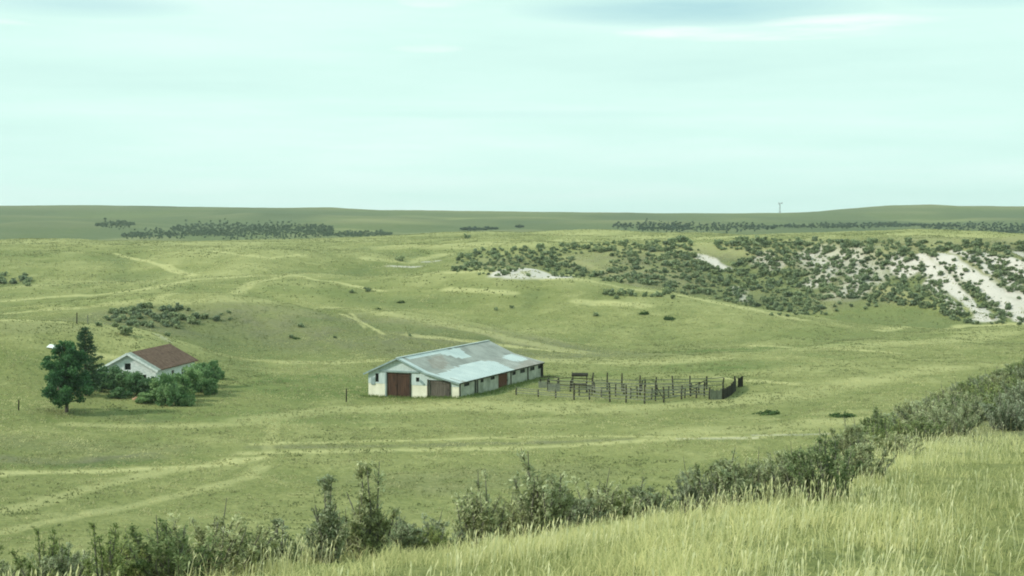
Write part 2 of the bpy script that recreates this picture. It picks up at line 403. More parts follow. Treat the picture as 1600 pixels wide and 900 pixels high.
# damp green ground, plus a painted shade line below the left hill fold
blob(lush_and_shade, 510, 600, 13, 15, 1.0); blob(lush_and_shade, 470, 605, 8, 8, .8); blob(lush_and_shade, 330, 650, 22, 6, .65); blob(lush_and_shade, 470, 640, 16, 6, .4)
blob(lush_and_shade, 1200, 546, 18, 12, .95); blob(lush_and_shade, 1130, 572, 11, 10, .85); blob(lush_and_shade, 1085, 575, 8, 8, .5); blob(lush_and_shade, 1330, 530, 20, 20, .4)
stroke(lush_and_shade, [(560, 622), (640, 625), (720, 622)], 1.0, .9); stroke(lush_and_shade, [(735, 618), (800, 606), (850, 602)], 1.4, .8)
stroke(lush_and_shade, [(940, 628), (1010, 632), (1070, 628)], 1.2, .6)
stroke(lush_and_shade, [(520, 455), (560, 470), (640, 470)], 6, .4); stroke(lush_and_shade, [(1200, 650), (1330, 650)], .9, .4)
stroke(lush_and_shade, [(0, 640), (90, 655), (200, 655)], 5, .35); stroke(lush_and_shade, [(0, 478), (150, 470)], 3, .35)
# chalk and bare earth
def chalk_poly(c, w_, amt=1.0): stroke(chalk, c, w_, amt, rmin=370, soft=.6)
chalk_poly([(785, 429), (825, 420), (862, 433)], 3.4); chalk_poly([(800, 432), (860, 434), (880, 437)], 3, .9)
chalk_poly([(1092, 400), (1132, 419)], 2.0, .9)
chalk_poly([(1432, 402), (1470, 432), (1545, 500)], 2.3); chalk_poly([(1468, 398), (1500, 420), (1560, 466), (1602, 500)], 2.8)
chalk_poly([(1540, 398), (1600, 425), (1640, 450)], 2.6); chalk_poly([(1395, 408), (1420, 425)], 2.4, .9)
chalk_poly([(1270, 400), (1300, 415), (1280, 440)], 6, .6); chalk_poly([(1330, 405), (1350, 435), (1330, 455)], 6, .5)
chalk_poly([(1530, 500), (1570, 492), (1610, 495)], 2.5, .7); chalk_poly([(1570, 460), (1620, 480)], 4, .9); chalk_poly([(1490, 392), (1545, 420), (1610, 462)], 1.5, .9); chalk_poly([(1450, 440), (1500, 488)], 1.3, .8); chalk_poly([(1590, 395), (1650, 420)], 2, .9)
chalk_poly([(1190, 402), (1215, 415)], 3, .5)
chalk_poly([(1150, 450), (1165, 470)], 2, .5)
stroke(chalk, [(610, 416), (645, 417)], 2.2, .6, rmin=370); stroke(chalk, [(665, 409), (680, 408)], 2.2, .5, rmin=370)
stroke(chalk, [(1180, 680), (1290, 678)], .5, .35); stroke(chalk, [(1060, 686), (1180, 684)], .5, .3)
stroke(chalk, [(250, 524), (262, 533)], .9, .2)
# greyer sagebrush slopes; the left bank's shade is painted in grey and green
stroke(sage_and_shade, [(420, 512), (560, 520), (700, 540), (860, 548)], 17, .75, rmin=240); stroke(sage_and_shade, [(200, 500), (340, 505)], 14, .8, rmin=255)
stroke(sage_and_shade, [(0, 718), (120, 724), (220, 714)], 2.6, .85); stroke(lush_and_shade, [(-20, 728), (60, 729), (150, 727), (240, 720)], 1.2, .85); stroke(sage_and_shade, [(30, 690), (230, 700)], 5, .35)
stroke(sage_and_shade, [(400, 699), (600, 697), (800, 693), (980, 687)], 1.0, .6); stroke(sage_and_shade, [(20, 512), (110, 512)], 4, .4)
stroke(sage_and_shade, [(170, 650), (240, 655)], 3, .5); stroke(sage_and_shade, [(640, 760), (760, 745), (900, 740)], 5, .3)
stroke(sage_and_shade, [(0, 350), (150, 352), (500, 352)], 160, .5, rmin=1000)
def boxf(A, k, ax):
    P_ = np.concatenate([np.take(A, [0], ax).repeat(k + 1, ax), A, np.take(A, [-1], ax).repeat(k, ax)], ax); c_ = np.cumsum(P_, ax)
    n_ = A.shape[ax]; return (np.take(c_, np.arange(2 * k + 1, 2 * k + 1 + n_), ax) - np.take(c_, np.arange(n_), ax)) / (2 * k + 1)
hp_ = (Z - boxf(boxf(Z, 16, 1), 36, 0)).ravel() / (.30 + .0006 * Rr); hp_[Rr < 90] = 0
pale = np.maximum(pale, .32 * np.clip(hp_, 0, 1) * (1 - .45 * sstep(700, 900, Rr))); lush_and_shade = np.maximum(lush_and_shade, .55 * np.clip(-hp_, 0, 1)); sage_and_shade = np.maximum(sage_and_shade, .45 * np.clip(-hp_ - .3, 0, 1))  # paler on crests, darker in hollows, to bring out the folds
sage_and_shade = np.maximum(sage_and_shade, .8 * sstep(820, 1050, Rr)); lush_and_shade = np.maximum(lush_and_shade, .75 * sstep(850, 1100, Rr) * (1 - .9 * np.clip(hp_ * .8 + .35 * fbm(X / 160, Y / 420, 77, 3), 0, 1)))
far_ = np.clip(.62 + .75 * fbm(X / 110, Y / 330, 79, 4), .1, 1) * sstep(800, 1050, Rr)
pxa = 800 + F * np.tan(np.clip(np.arctan2(X, Y), -1.2, 1.2))
sage_and_shade = np.maximum(sage_and_shade, .8 * sstep(405, 425, Rr) * (1 - sstep(470, 500, Rr)) * sstep(690, 760, pxa))
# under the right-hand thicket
blob(sage_and_shade, 1560, 640, 14, 20, .8, 45)

cover = np.stack([pale, lush_and_shade, chalk, np.ones_like(pale)], 1); cover2 = np.stack([sage_and_shade, far_, sage_and_shade, np.ones_like(sage_and_shade)], 1)
V = np.stack([X, Y, Z.ravel()], 1)
nT, nR = len(TH), len(RR)
I = np.arange(nT)[:, None] * nR + np.arange(nR - 1)[None, :]
J = ((np.arange(nT) + 1) % nT)[:, None] * nR + np.arange(nR - 1)[None, :]
quads = np.stack([I, I + 1, J + 1, J], 2).reshape(-1, 4)[:, ::-1]
V = np.vstack([V, [[0, 0, -2.3]]]); one = np.array([[0, 0, 0, 1.]])
cover = np.vstack([cover, one]); cover2 = np.vstack([cover2, one])
a = np.arange(nT) * nR; tris = np.stack([a, (np.roll(a, -1)), np.full(nT, nT * nR)], 1)[:, ::-1]
# orientation: make the faces look up
v0, v1, v2 = V[quads[5000][0]], V[quads[5000][1]], V[quads[5000][2]]
if np.cross(v1 - v0, v2 - v0)[2] < 0: quads = quads[:, ::-1]; tris = tris[:, ::-1]
me = mesh_np('ground', V, [np.ascontiguousarray(quads), np.ascontiguousarray(tris)], {'cover': cover, 'cover_b': cover2}, smooth=True)

GC = dict(base=(.19, .207, .076), base2=(.252, .26, .105), pale=(.53, .50, .25), lush_and_shade=(.115, .16, .048), chalk=(.58, .53, .48), sage_and_shade=(.155, .155, .098))
m, t, p = new_mat('prairie_grass_ground', .95, .1)
big = noise(t, .012, 5, .6); mid = noise(t, .16, 5, .62, dist=.4); fine = noise(t, 1.5, 6, .7); grain = noise(t, 7, 3, .7)
hug = noise(t, .03, 4, .55, mapscale=(.35, 1, 1))
c = mixc(t, ramp(t, big, [(.35, (0,)), (.65, (1,))]).outputs[0], GC['base'], GC['base2'])
c = mixc(t, math_n(t, 'MULTIPLY', ramp(t, hug, [(.5, (0,)), (.7, (1,))]).outputs[0], .2), c, GC['pale'])
c = mixc(t, math_n(t, 'MULTIPLY', ramp(t, mid, [(.5, (0,)), (.68, (1,))]).outputs[0], .26), c, GC['pale'])
c = mixc(t, math_n(t, 'MULTIPLY', ramp(t, mid, [(.3, (1,)), (.47, (0,))]).outputs[0], .32), c, GC['lush_and_shade'])
a1 = N(t, 'ShaderNodeAttribute', attribute_name='cover'); a2 = N(t, 'ShaderNodeAttribute', attribute_name='cover_b')
sp = N(t, 'ShaderNodeSeparateColor'); t.links.new(a1.outputs['Color'], sp.inputs[0])
def brk(f, nz_, k=1.1):                        # ragged edge for a cover patch
    return math_n(t, 'MULTIPLY', f, math_n(t, 'ADD', math_n(t, 'MULTIPLY', ramp(t, nz_, [(.38, (0,)), (.62, (1,))]).outputs[0], k * .62), .42), clamp=True)
sp2 = N(t, 'ShaderNodeSeparateColor'); t.links.new(a2.outputs['Color'], sp2.inputs[0])
c = mixc(t, brk(sp2.outputs[0], mid), c, GC['sage_and_shade'])
c = mixc(t, brk(sp.outputs[1], mid), c, GC['lush_and_shade'])
c = mixc(t, brk(sp.outputs[0], fine), c, GC['pale'])
c = mixc(t, sp2.outputs[1], c, (.105, .135, .072))
c = mixc(t, math_n(t, 'MULTIPLY', ramp(t, fine, [(.4, (0,)), (.62, (1,))]).outputs[0], .6), c, mixc(t, 1.0, c, (.62, .66, .55), 'MULTIPLY'))
c = mixc(t, math_n(t, 'MULTIPLY', ramp(t, grain, [(.42, (0,)), (.64, (1,))]).outputs[0], .6), c, mixc(t, 1.0, c, (1.5, 1.45, 1.4), 'MULTIPLY'))
ck = math_n(t, 'SMOOTH_MIN', 1.0, math_n(t, 'MULTIPLY', sp.outputs[2], math_n(t, 'ADD', math_n(t, 'MULTIPLY', mid, 1.6), .35)))
c = mixc(t, math_n(t, 'ADD', ck, 0, clamp=True), c, GC['chalk'])
t.links.new(c, p.inputs['Base Color'])
hb = math_n(t, 'ADD', math_n(t, 'MULTIPLY', mid, 1.6), math_n(t, 'MULTIPLY', fine, .5)); bump(t, p, hb, .9, .7)
ground_mat = m
tag(link('ground', me, m), 'rolling prairie hills of green and straw coloured grass', 'ground', kind='structure')

# ------------------------------------------------------------------ foliage builders
def quads_at(C, D, S, ln, wd, tone):
    """diamond leaves: centre, long axis, side axis, length, width"""
    n = len(C); ln = ln[:, None]; wd = wd[:, None]
    V = np.stack([C - D * ln / 2, C + S * wd / 2 + D * ln * .08, C + D * ln / 2, C - S * wd / 2 + D * ln * .08], 1).reshape(-1, 3)
    q = np.arange(n * 4).reshape(n, 4)
    tn = np.repeat(tone, 4); return V, q, np.stack([tn, tn, tn, np.ones_like(tn)], 1)
def rand_dirs(n, up=0.0):
    d = rng.normal(size=(n, 3)); d[:, 2] += up; return d / np.linalg.norm(d, axis=1)[:, None]
def perp(D):
    r = rand_dirs(len(D)); s = np.cross(D, r); return s / (np.linalg.norm(s, axis=1)[:, None] + 1e-9)
def clump_cloud(n, cl, flat=.0):
    """points spread through clumps given as (x,y,z,radius) rows, denser near each clump's skin"""
    cl = np.array(cl); wgt = cl[:, 3] ** 2; k = rng.choice(len(cl), n, p=wgt / wgt.sum())
    d = rand_dirs(n); rad = cl[k, 3] * (rng.random(n) ** .45) * rng.uniform(.8, 1.15, n)
    return cl[k, :3] + d * rad[:, None] * np.array([1, 1, .8]), k, d
def merge(parts):
    Vs, qs, cs = [], [], []; b = 0
    for v, q, c_ in parts: Vs.append(v); qs.append(q + b); cs.append(c_); b += len(v)
    return np.vstack(Vs), np.vstack(qs), np.vstack(cs)
def leaf_obj(name, parts, mat, parent=None):
    V, q, c_ = merge(parts); me = mesh_np(name, V, [q], {'tone': c_}); return link(name, me, mat, parent)

M_bark = simple_mat('bark', (.05, .045, .035), (.12, .10, .08), 6, mapscale=(1, 1, .2))
M_twig = simple_mat('grey_twig', (.10, .095, .07), (.22, .21, .17), 9)
M_sage = leaf_mat('sagebrush_leaf', (.17, .20, .095), (.56, .60, .40), .4)
M_sage_b = leaf_mat('olive_brush_leaf', (.14, .19, .065), (.46, .52, .25), .4)
M_jun = leaf_mat('juniper_leaf', (.12, .165, .085), (.38, .45, .27), .35)
M_low = leaf_mat('low_shrub_leaf', (.03, .07, .02), (.10, .17, .05), .25)
M_tree = leaf_mat('broadleaf_leaf', (.036, .11, .042), (.12, .25, .09), .35, .7, False)
M_pine = leaf_mat('spruce_needle', (.045, .11, .045), (.13, .22, .10), .25)
M_hedge = leaf_mat('lilac_leaf', (.085, .18, .07), (.32, .46, .23), .38)
M_far = leaf_mat('far_wood_leaf', (.06, .10, .065), (.16, .22, .14), .22)

# ---- sagebrush close to the camera: unit height, stems and upright sprays of small leaves
def make_sage(name, seed, nst, nleaf, spread, mat, sparse=False, spikes=1):
    global rng
    keep = rng; rng = np.random.default_rng(seed); R = random.Random(seed)
    root = empty(name, (0, 0, 0)); st = MB(); C = []; Dl = []; tn = []
    for k in range(nst):
        az = R.uniform(0, 2 * math.pi); q = R.random() ** .6; hgt = R.uniform(.42, .88) * (1 - .25 * q)
        if k < spikes: hgt = R.uniform(.93, 1.0); q *= .35
        b = Vector((math.cos(az), math.sin(az), 0)) * q * .20 * spread + Vector((0, 0, -.05))
        tip = Vector((math.cos(az), math.sin(az), 0)) * q * .50 * spread + Vector((R.gauss(0, .04), R.gauss(0, .04), hgt))
        mid_ = b.lerp(tip, .5) + Vector((R.gauss(0, .03), R.gauss(0, .03), .02))
        st.tube([b, mid_, tip], [.013, .009, .003], 5)
        nb = R.randint(9, 13); base_s = R.uniform(.1, .75)
        for j in range(nb):
            f = R.uniform(.12 if not sparse else .42, 1.0)
            q0 = (b.lerp(mid_, f * 2) if f < .5 else mid_.lerp(tip, f * 2 - 1))
            a2 = R.uniform(0, 2 * math.pi); bl = R.uniform(.05, .17) * (1.15 - f * .75)
            q1 = q0 + Vector((math.cos(a2) * bl * .6, math.sin(a2) * bl * .6, bl * R.uniform(.5, 1.3)))
            st.tube([q0, q1], [.004, .002], 4)
            nl = int(nleaf / (nst * nb) * R.uniform(.4, 1.6)); base_t = min(1, max(0, base_s + R.gauss(0, .15)))
            for _ in range(nl):
                g = R.random() ** .8; pp = q0.lerp(q1, g * 1.08)
                C.append(pp + Vector((R.gauss(0, .016), R.gauss(0, .016), R.gauss(0, .02)))); Dl.append((q1 - q0).normalized() * .9)
                tn.append(min(1, max(0, base_t + R.gauss(0, .22))))
    C = np.array(C); D = np.array(Dl) + rng.normal(size=(len(C), 3)) * .55; D[:, 2] += .15
    D /= np.linalg.norm(D, axis=1)[:, None]; n = len(C)
    st.build('stem', M_twig, root)
    leaf_obj('foliage', [quads_at(C, D, perp(D), rng.uniform(.03, .07, n), rng.uniform(.010, .022, n), np.array(tn))], mat, root)
    rng = keep
    return root

# ---- shrubs and trees seen from far
def make_blob_shrub(name, seed, n, lsz, mat, aspect=.7, ncl=9, stems=True):
    global rng
    keep = rng; rng = np.random.default_rng(seed); R = random.Random(seed)
    root = empty(name, (0, 0, 0))
    cl = [(0, 0, .32 * aspect, .33)]
    for k in range(ncl):
        a_ = R.uniform(0, 6.28); d = R.uniform(.12, .36); cl.append((math.cos(a_) * d, math.sin(a_) * d, R.uniform(.15, .78) * aspect * (1.1 - d), R.uniform(.10, .21)))
    C, k, d = clump_cloud(n, cl); C[:, 2] = np.abs(C[:, 2]); D = rand_dirs(n, .2)
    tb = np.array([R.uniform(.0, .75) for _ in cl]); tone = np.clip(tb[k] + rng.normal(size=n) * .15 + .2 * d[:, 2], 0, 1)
    leaf_obj('foliage', [quads_at(C, D, perp(D), rng.uniform(.7, 1.3, n) * lsz, rng.uniform(.5, 1.0, n) * lsz, tone)], mat, root)
    if stems:
        st = MB()
        for _ in range(4):
            a_ = R.uniform(0, 6.28); st.tube([(0, 0, -.08), (math.cos(a_) * .1, math.sin(a_) * .1, .2 * aspect), (math.cos(a_) * .22, math.sin(a_) * .22, .5 * aspect)], [.03, .022, .01], 5)
        st.build('stem', M_bark, root)
    rng = keep
    return root

# ------------------------------------------------------------------ barn
M_tin = simple_mat('bright_tin', (.46, .52, .53), (.58, .63, .63), .5, .42, spec=.5, metal=.25, bstr=0)
M_tin_old = simple_mat('weathered_tin', (.25, .255, .235), (.37, .375, .35), .45, .6, spec=.3, metal=.1, bstr=0, lo=.38, hi=.62)
M_tin_rust = simple_mat('rust_stained_tin', (.25, .225, .195), (.36, .34, .31), .6, .7, spec=.2, bstr=0)
M_clad = simple_mat('pale_blue_siding', (.40, .47, .47), (.52, .59, .58), 1.2, .6, mapscale=(3, 3, .5), bstr=.15)
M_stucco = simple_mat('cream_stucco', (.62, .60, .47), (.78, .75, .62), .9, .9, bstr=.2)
M_stucco_g = simple_mat('mottled_grey_stucco', (.24, .26, .20), (.46, .47, .39), .8, .9, bstr=.2)  # mottled grey, darker than the cream stucco
M_door = simple_mat('rust_red_boards', (.045, .026, .018), (.088, .046, .03), 1.4, .85, mapscale=(4, 4, .5))
M_door_g = simple_mat('grey_brown_boards', (.07, .062, .05), (.15, .13, .105), 1.6, .9, mapscale=(4, 4, .5))
M_door_b = simple_mat('bright_rust_boards', (.09, .04, .022), (.15, .062, .032), 1.4, .85, mapscale=(4, 4, .5))
M_dark = simple_mat('dark_opening', (.006, .009, .008), (.012, .015, .014), 3, .5, bstr=0)
M_wood = simple_mat('weathered_timber', (.028, .026, .018), (.075, .068, .05), 5, .95, mapscale=(1, 1, .3))
M_wood_d = simple_mat('dark_creosoted_timber', (.012, .012, .008), (.04, .036, .024), 5, .95, mapscale=(1, 1, .3))
M_wood_p = simple_mat('silvery_planks', (.13, .14, .10), (.24, .25, .19), 5, .95, mapscale=(1, 1, .3))
M_trim = simple_mat('dusty_teal_trim', (.20, .27, .27), (.28, .35, .35), 2, .8, bstr=0)

def wall_cells(mb, prof, cuts, openings, zlo, zhi, face, thick, axis, mi=0):
    """upright wall along t with a sloping top prof(t), split round real openings; face = coordinate of its outer face"""
    ts = sorted(set(cuts + [o[0] for o in openings] + [o[1] for o in openings]))
    for t0, t1 in zip(ts[:-1], ts[1:]):
        if t1 - t0 < 1e-4: continue
        tm = (t0 + t1) / 2
        zs = [zlo]
        for o in sorted([o for o in openings if o[0] <= tm <= o[1]], key=lambda q: q[2]): zs += [o[2], o[3]]
        zs.append(1e9)
        for a, b in zip(zs[0::2], zs[1::2]):
            a0 = max(a, zlo); b0 = min(b, zhi, prof(t0)); b1 = min(b, zhi, prof(t1))
            if min(b0, b1) <= a0 + .01 and max(b0, b1) <= a0 + .01: continue
            b0, b1 = max(b0, a0 + .005), max(b1, a0 + .005)
            if axis == 'x': P = [(t0, face, a0), (t1, face, a0), (t1, face + thick, a0), (t0, face + thick, a0), (t0, face, b0), (t1, face, b1), (t1, face + thick, b1), (t0, face + thick, b0)]
            else: P = [(face - thick, t0, a0), (face, t0, a0), (face, t1, a0), (face - thick, t1, a0), (face - thick, t0, b0), (face, t0, b0), (face, t1, b1), (face - thick, t1, b1)]
            mb.hexa(P, mi)
def plank_door(x0, x1, z0, z1, face, mat, parent, axis='x', brace=True, label=None):
    mb = MB(); n = max(3, int((x1 - x0) / .24)); w_ = (x1 - x0) / n
    def bx_(a, b, f0, f1, c0, c1):
        if axis == 'x': mb.box(a, b, f0, f1, c0, c1)
        else: mb.box(f0, f1, a, b, c0, c1)
    sg = -1 if axis == 'x' else 1
    for i in range(n):
        j = random.uniform(-.008, .008)
        lo, hi = sorted((face, face - sg * .05 + j))
        bx_(x0 + i * w_ + .008, x0 + (i + 1) * w_ - .008, lo, hi, z0 + random.uniform(0, .05), z1)
    lo, hi = sorted((face + sg * .002, face + sg * .045))
    for zz in (z0 + .3, z1 - .35): bx_(x0 + .03, x1 - .03, lo, hi, zz, zz + .16)
    o = mb.build('door', mat, parent)
    hd = MB()
    lo, hi = sorted((face + sg * .046, face + sg * .10)); mid_ = (z0 + z1) / 2
    if axis == 'x': hd.box(x1 - .14, x1 - .10, lo, hi, mid_ - .12, mid_ + .12)
    else: hd.box(lo, hi, x1 - .14, x1 - .10, mid_ - .12, mid_ + .12)
    hd.build('handle', M_dark, o)
    if label: o['label'] = label
    return o
def window_part(a0, a1, z0, z1, face, parent, axis='x', frame=None, label=None):
    fr = MB(); pn = MB(); e = .05; sg = 1 if axis == 'x' else -1
    def b_(m_, a, b, f0, f1, c0, c1):
        lo, hi = sorted((f0, f1))
        if axis == 'x': m_.box(a, b, lo, hi, c0, c1)
        else: m_.box(lo, hi, a, b, c0, c1)
    f0, f1 = face + sg * .03, face + sg * .10
    b_(fr, a0 + .002, a0 + e, f0, f1, z0 + .002, z1 - .002); b_(fr, a1 - e, a1 - .002, f0, f1, z0 + .002, z1 - .002)
    b_(fr, a0 + e + .001, a1 - e - .001, f0, f1, z0 + .002, z0 + e); b_(fr, a0 + e + .001, a1 - e - .001, f0, f1, z1 - e, z1 - .002)
    o = fr.build('window', frame or M_wood, parent)
    b_(pn, a0 + .003, a1 - .003, face + sg * .12, face + sg * .14, z0 + .003, z1 - .003); pn.build('pane', M_dark, o)
    if label: o['label'] = label
    return o

ALPHA = math.radians(22.5); BG = -22.8
barn = empty('barn', (-14.1, 190.0, BG), -ALPHA)
tag(barn, 'long low barn with patched tin roof, cream lower walls and rust brown doors', 'barn')
BL = 27.9
HR, HL, HK, HE = 5.0, 3.0, 3.3, 2.22; TL, TK, TE = -4.2, 3.9, 8.25
def prof(t):
    if t < 0: return HR + (HR - HL) * t / 4.5 - .12
    if t < TK: return HR - (HR - HK) * t / TK - .12
    return HK - (HK - HE) * (t - TK) / (8.5 - TK) - .12
DOORS = [(-1.62, 1.56, 0.02, 3.15), (4.2, 7.0, .15, 2.45)]
WINS = [(-3.2, -2.74, 1.9, 2.98), (2.42, 2.9, 2.15, 2.68)]
for nm, lo, hi, mt in (('wall', -1.2, 1.72, M_stucco), ('siding', 1.722, 9, M_clad)):
    mb = MB(); wall_cells(mb, prof, [TL, 0.0, TK, TE], DOORS + WINS, lo, hi, 0.0 if nm == 'wall' else -.03, .2, 'x')
    o = mb.build(nm, mt, barn)
    if nm == 'wall': o['label'] = 'cream stucco lower part of the gable wall'
    else: o['label'] = 'pale blue tin siding of the gable'
# side wall facing the corral (s runs away from the camera)
sop = [(1.5, 3.1, 1.62, 2.0), (4.7, 5.4, .1, 2.02), (6.6, 7.5, 1.6, 2.0), (9.8, 11.1, 1.6, 2.0), (12.3, 15.5, .05, 2.02), (17.0, 18.2, 1.5, 1.98), (19.8, 21.5, 1.5, 1.98), (23.4, 25.0, 1.5, 1.98), (26.3, 27.4, 1.5, 1.98)]
mb = MB(); wall_cells(mb, lambda s: 2.12, [.203, BL - .2], sop, -1.5, 9, TE, .2, 'y'); mb.build('wall', M_stucco_g, barn)['label'] = 'mottled grey side wall under the eave'
mb = MB(); wall_cells(mb, lambda s: 2.85, [.203, BL - .2], [], -1.5, 9, TL + .2, .2, 'y'); mb.build('wall', M_stucco, barn)
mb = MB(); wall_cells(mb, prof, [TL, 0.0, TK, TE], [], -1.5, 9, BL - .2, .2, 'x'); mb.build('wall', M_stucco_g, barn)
plank_door(-1.60, -.24, .05, 3.12, .06, M_door, barn, label='rust red left leaf of the tall double door')
plank_door(-.20, 1.54, .05, 3.12, .10, M_door, barn, label='darker right leaf of the tall double door, standing slightly back')
plank_door(4.28, 6.9, .2, 2.4, .08, M_door_g, barn, label='grey brown lean-to door')
plank_door(12.35, 15.4, .1, 1.98, TE - .08, M_door_b, barn, 'y', label='bright rust coloured side door')
for a0, a1, z0, z1 in WINS: window_part(a0, a1, z0, z1, 0, barn)
for q in sop:
    if q[0] in (4.7, 12.3): continue
    window_part(q[0], q[1], q[2], q[3], TE, barn, 'y', M_wood_d)
mb = MB(); mb.box(TE - .19, TE - .15, 4.71, 5.39, -.3, 2.0); mb.build('doorway_dark', M_dark, barn)  # near-black sheet standing for the unlit inside of the barn
mb = MB(); mb.box(4.21, 6.99, .205, .24, .1, 2.44); mb.build('dark_door_backing', M_dark, barn)  # near-black backings painted as the dark inside behind the front doors
mb = MB(); mb.box(-1.61, 1.55, .205, .24, .0, 3.14); mb.build('dark_door_backing', M_dark, barn)
# posts beside the lean-to door and along the eave, trims
for x_ in (4.1, 7.08):
    mb = MB(); mb.box(x_ - .09, x_ + .09, -.14, -.034, -.3, 2.5); mb.build('door_post', M_wood, barn)
for x_ in (-1.72, 1.66):
    mb = MB(); mb.box(x_ - .09, x_ + .09, -.13, -.034, -.3, 3.2); mb.build('door_post', M_trim if x_ < 0 else M_wood_d, barn)
mb = MB(); mb.box(-2.6, 2.9, -.16, -.034, 3.24, 3.42); mb.build('door_track', M_trim, barn)
mb = MB(); mb.box(-3.78, -3.26, -.09, -.034, 1.55, 2.5); mb.build('shutter', M_trim, barn)
mb = MB(); mb.bar((2.95, -.09, 2.35), (3.55, -.09, 1.85), .05, .3); mb.build('hanging_panel', M_trim, barn)
mb = MB(); mb.box(TE + .05, TE + .30, 27.3, 27.55, -1.4, 2.1); mb.build('corner_post', M_wood_d, barn)
for s_ in (.12, 5.5, 16.4, 22.4):
    mb = MB(); mb.box(TE + .003, TE + .10, s_, s_ + .16, -1, 2.05); mb.build('wall_post', M_wood, barn)
# roof: sheets laid side by side, each sheet new tin, weathered tin or rusty tin
def roof_ts(px, py, lower):
    dx, dy, dz = ray(px, py); ca, sa = math.cos(ALPHA), math.sin(ALPHA)
    for k in np.linspace(150, 260, 1500) / dy:
        X_, Y_, Z_ = dx * k, dy * k, dz * k
        t_ = (X_ + 14.1) * ca - (Y_ - 190) * sa; s_ = (X_ + 14.1) * sa + (Y_ - 190) * ca
        h = (HR - (HR - HK) * t_ / TK) if t_ < TK else (HK - (HK - HE) * (t_ - TK) / (8.5 - TK))
        if Z_ - BG < h and -3 < t_ < 12: return t_, s_
    return (0, 0)
def poly_in(pt, pl):
    x, y = pt; ins = False; n = len(pl)
    for i in range(n):
        x1, y1 = pl[i]; x2, y2 = pl[(i + 1) % n]
        if (y1 > y) != (y2 > y) and x < (x2 - x1) * (y - y1) / (y2 - y1) + x1: ins = not ins
    return ins
patches = [[roof_ts(a, b, 0) for a, b in pl] for pl in (
    [(684, 586), (722, 570), (757, 564), (775, 566), (803, 578.5), (768, 589), (728, 597), (712, 594)],
    [(684, 553), (708, 544.5), (716, 544), (735, 557.5), (722, 561), (700, 556)],
    [(781, 559), (800, 554), (823, 561), (822, 564), (805, 565.5)])]
rust = [[roof_ts(a, b, 0) for a, b in pl] for pl in ([(668, 562), (690, 556), (702, 568), (692, 578), (676, 576)], [(800, 580), (822, 562), (850, 567), (835, 571)])]
sheets = MB(); TH_R = .05
def roof_sheet(t0, t1, s0, s1, z0, z1, mi, lift):
    sheets.hexa([(t0, s0, z0 + lift), (t1, s0, z1 + lift), (t1, s1, z1 + lift), (t0, s1, z0 + lift),
                 (t0, s0, z0 + lift + TH_R), (t1, s0, z1 + lift + TH_R), (t1, s1, z1 + lift + TH_R), (t0, s1, z0 + lift + TH_R)], mi)
S0, S1 = -.4, BL + .35; nsh = 60
for i in range(nsh):
    s0 = S0 + (S1 - S0) * i / nsh; s1 = S0 + (S1 - S0) * (i + 1) / nsh - .012
    for (ta, tb, za, zb) in ((0.0, 1.95, HR, (HR + HK) / 2), (1.95, TK, (HR + HK) / 2, HK), (TK, 6.2, HK, HK - (HK - HE) * .5), (6.2, 8.5, HK - (HK - HE) * .5, HE)):
        # cut each course into thirds down the slope so that patches keep their slanted outline
        for k in range(5):
            t0 = ta + (tb - ta) * k / 5; t1 = ta + (tb - ta) * (k + 1) / 5; zz0 = za + (zb - za) * k / 5; zz1 = za + (zb - za) * (k + 1) / 5
            c_ = ((t0 + t1) / 2, (s0 + s1) / 2); mi = 1
            if any(poly_in(c_, pl) for pl in rust): mi = 2
            if any(poly_in((c_[0] + random.uniform(-.12, .12), c_[1]), pl) for pl in patches) or i < 2: mi = 0
            if t0 < .4 and 1.5 < c_[1] < 14: mi = 0
            roof_sheet(t0, t1 - .001, s0, s1, zz0, zz1, mi, .012 * (i % 2))
    roof_sheet(-4.65, -.001, s0, s1, HL - .07, HR, 1, .004 * (i % 2))
sheets.build('roof', [M_tin, M_tin_old, M_tin_rust], barn)
mb = MB(); mb.bar((0, S0 - .02, HR + .07), (0, S1 + .02, HR + .07), .34, .05); mb.build('ridge_cap', M_tin, barn)
mb = MB()
mb.bar((-4.68, S0 - .03, HL - .14), (0, S0 - .03, HR - .05), .04, .2); mb.bar((0, S0 - .03, HR - .05), (TK, S0 - .03, HK - .05), .04, .2); mb.bar((TK, S0 - .03, HK - .05), (8.52, S0 - .03, HE - .05), .04, .2)
mb.build('bargeboard', M_trim, barn)
mb = MB(); mb.bar((8.44, S0, HE - .07), (8.44, S1, HE - .07), .05, .12); mb.build('eave_board', M_wood_d, barn)

# ------------------------------------------------------------------ white farmhouse
M_white = simple_mat('peeling_white_boards', (.52, .58, .56), (.80, .82, .80), 2.2, .8, mapscale=(1, 1, 3), bstr=.2)
M_shingle = simple_mat('brown_shingles', (.10, .058, .042), (.20, .12, .088), 2.4, .95, bstr=.5)
M_pale_sh = simple_mat('bare_grey_roof_edge', (.25, .27, .24), (.40, .42, .38), 2, .9)
HA = math.radians(9.6); HG = -22.2
house = empty('farmhouse', (-48.3, 192.7, HG), -HA)
tag(house, 'abandoned white boarded farmhouse with brown shingle roof, half hidden by shrubs', 'house')
WL, WR, HP, HW, HLEN = -3.6, 3.6, 4.7, 2.66, 13.2
hp = lambda t: HP - abs(t) * (HP - HW) / 3.8 - .1
wins = [(-.55, .35, 2.6, 3.5), (-2.6, -1.7, .9, 2.1), (1.5, 2.4, .9, 2.1)]
def lap(mb_fn, name='wall'): pass
mb = MB(); wall_cells(mb, hp, [WL, 0.0, WR], wins, -1.5, 9, 0, .15, 'x'); mb.build('wall', M_white, house)
mb = MB(); wall_cells(mb, hp, [WL, 0.0, WR], [], -1.0, 9, HLEN - .15, .15, 'x'); mb.build('wall', M_white, house)
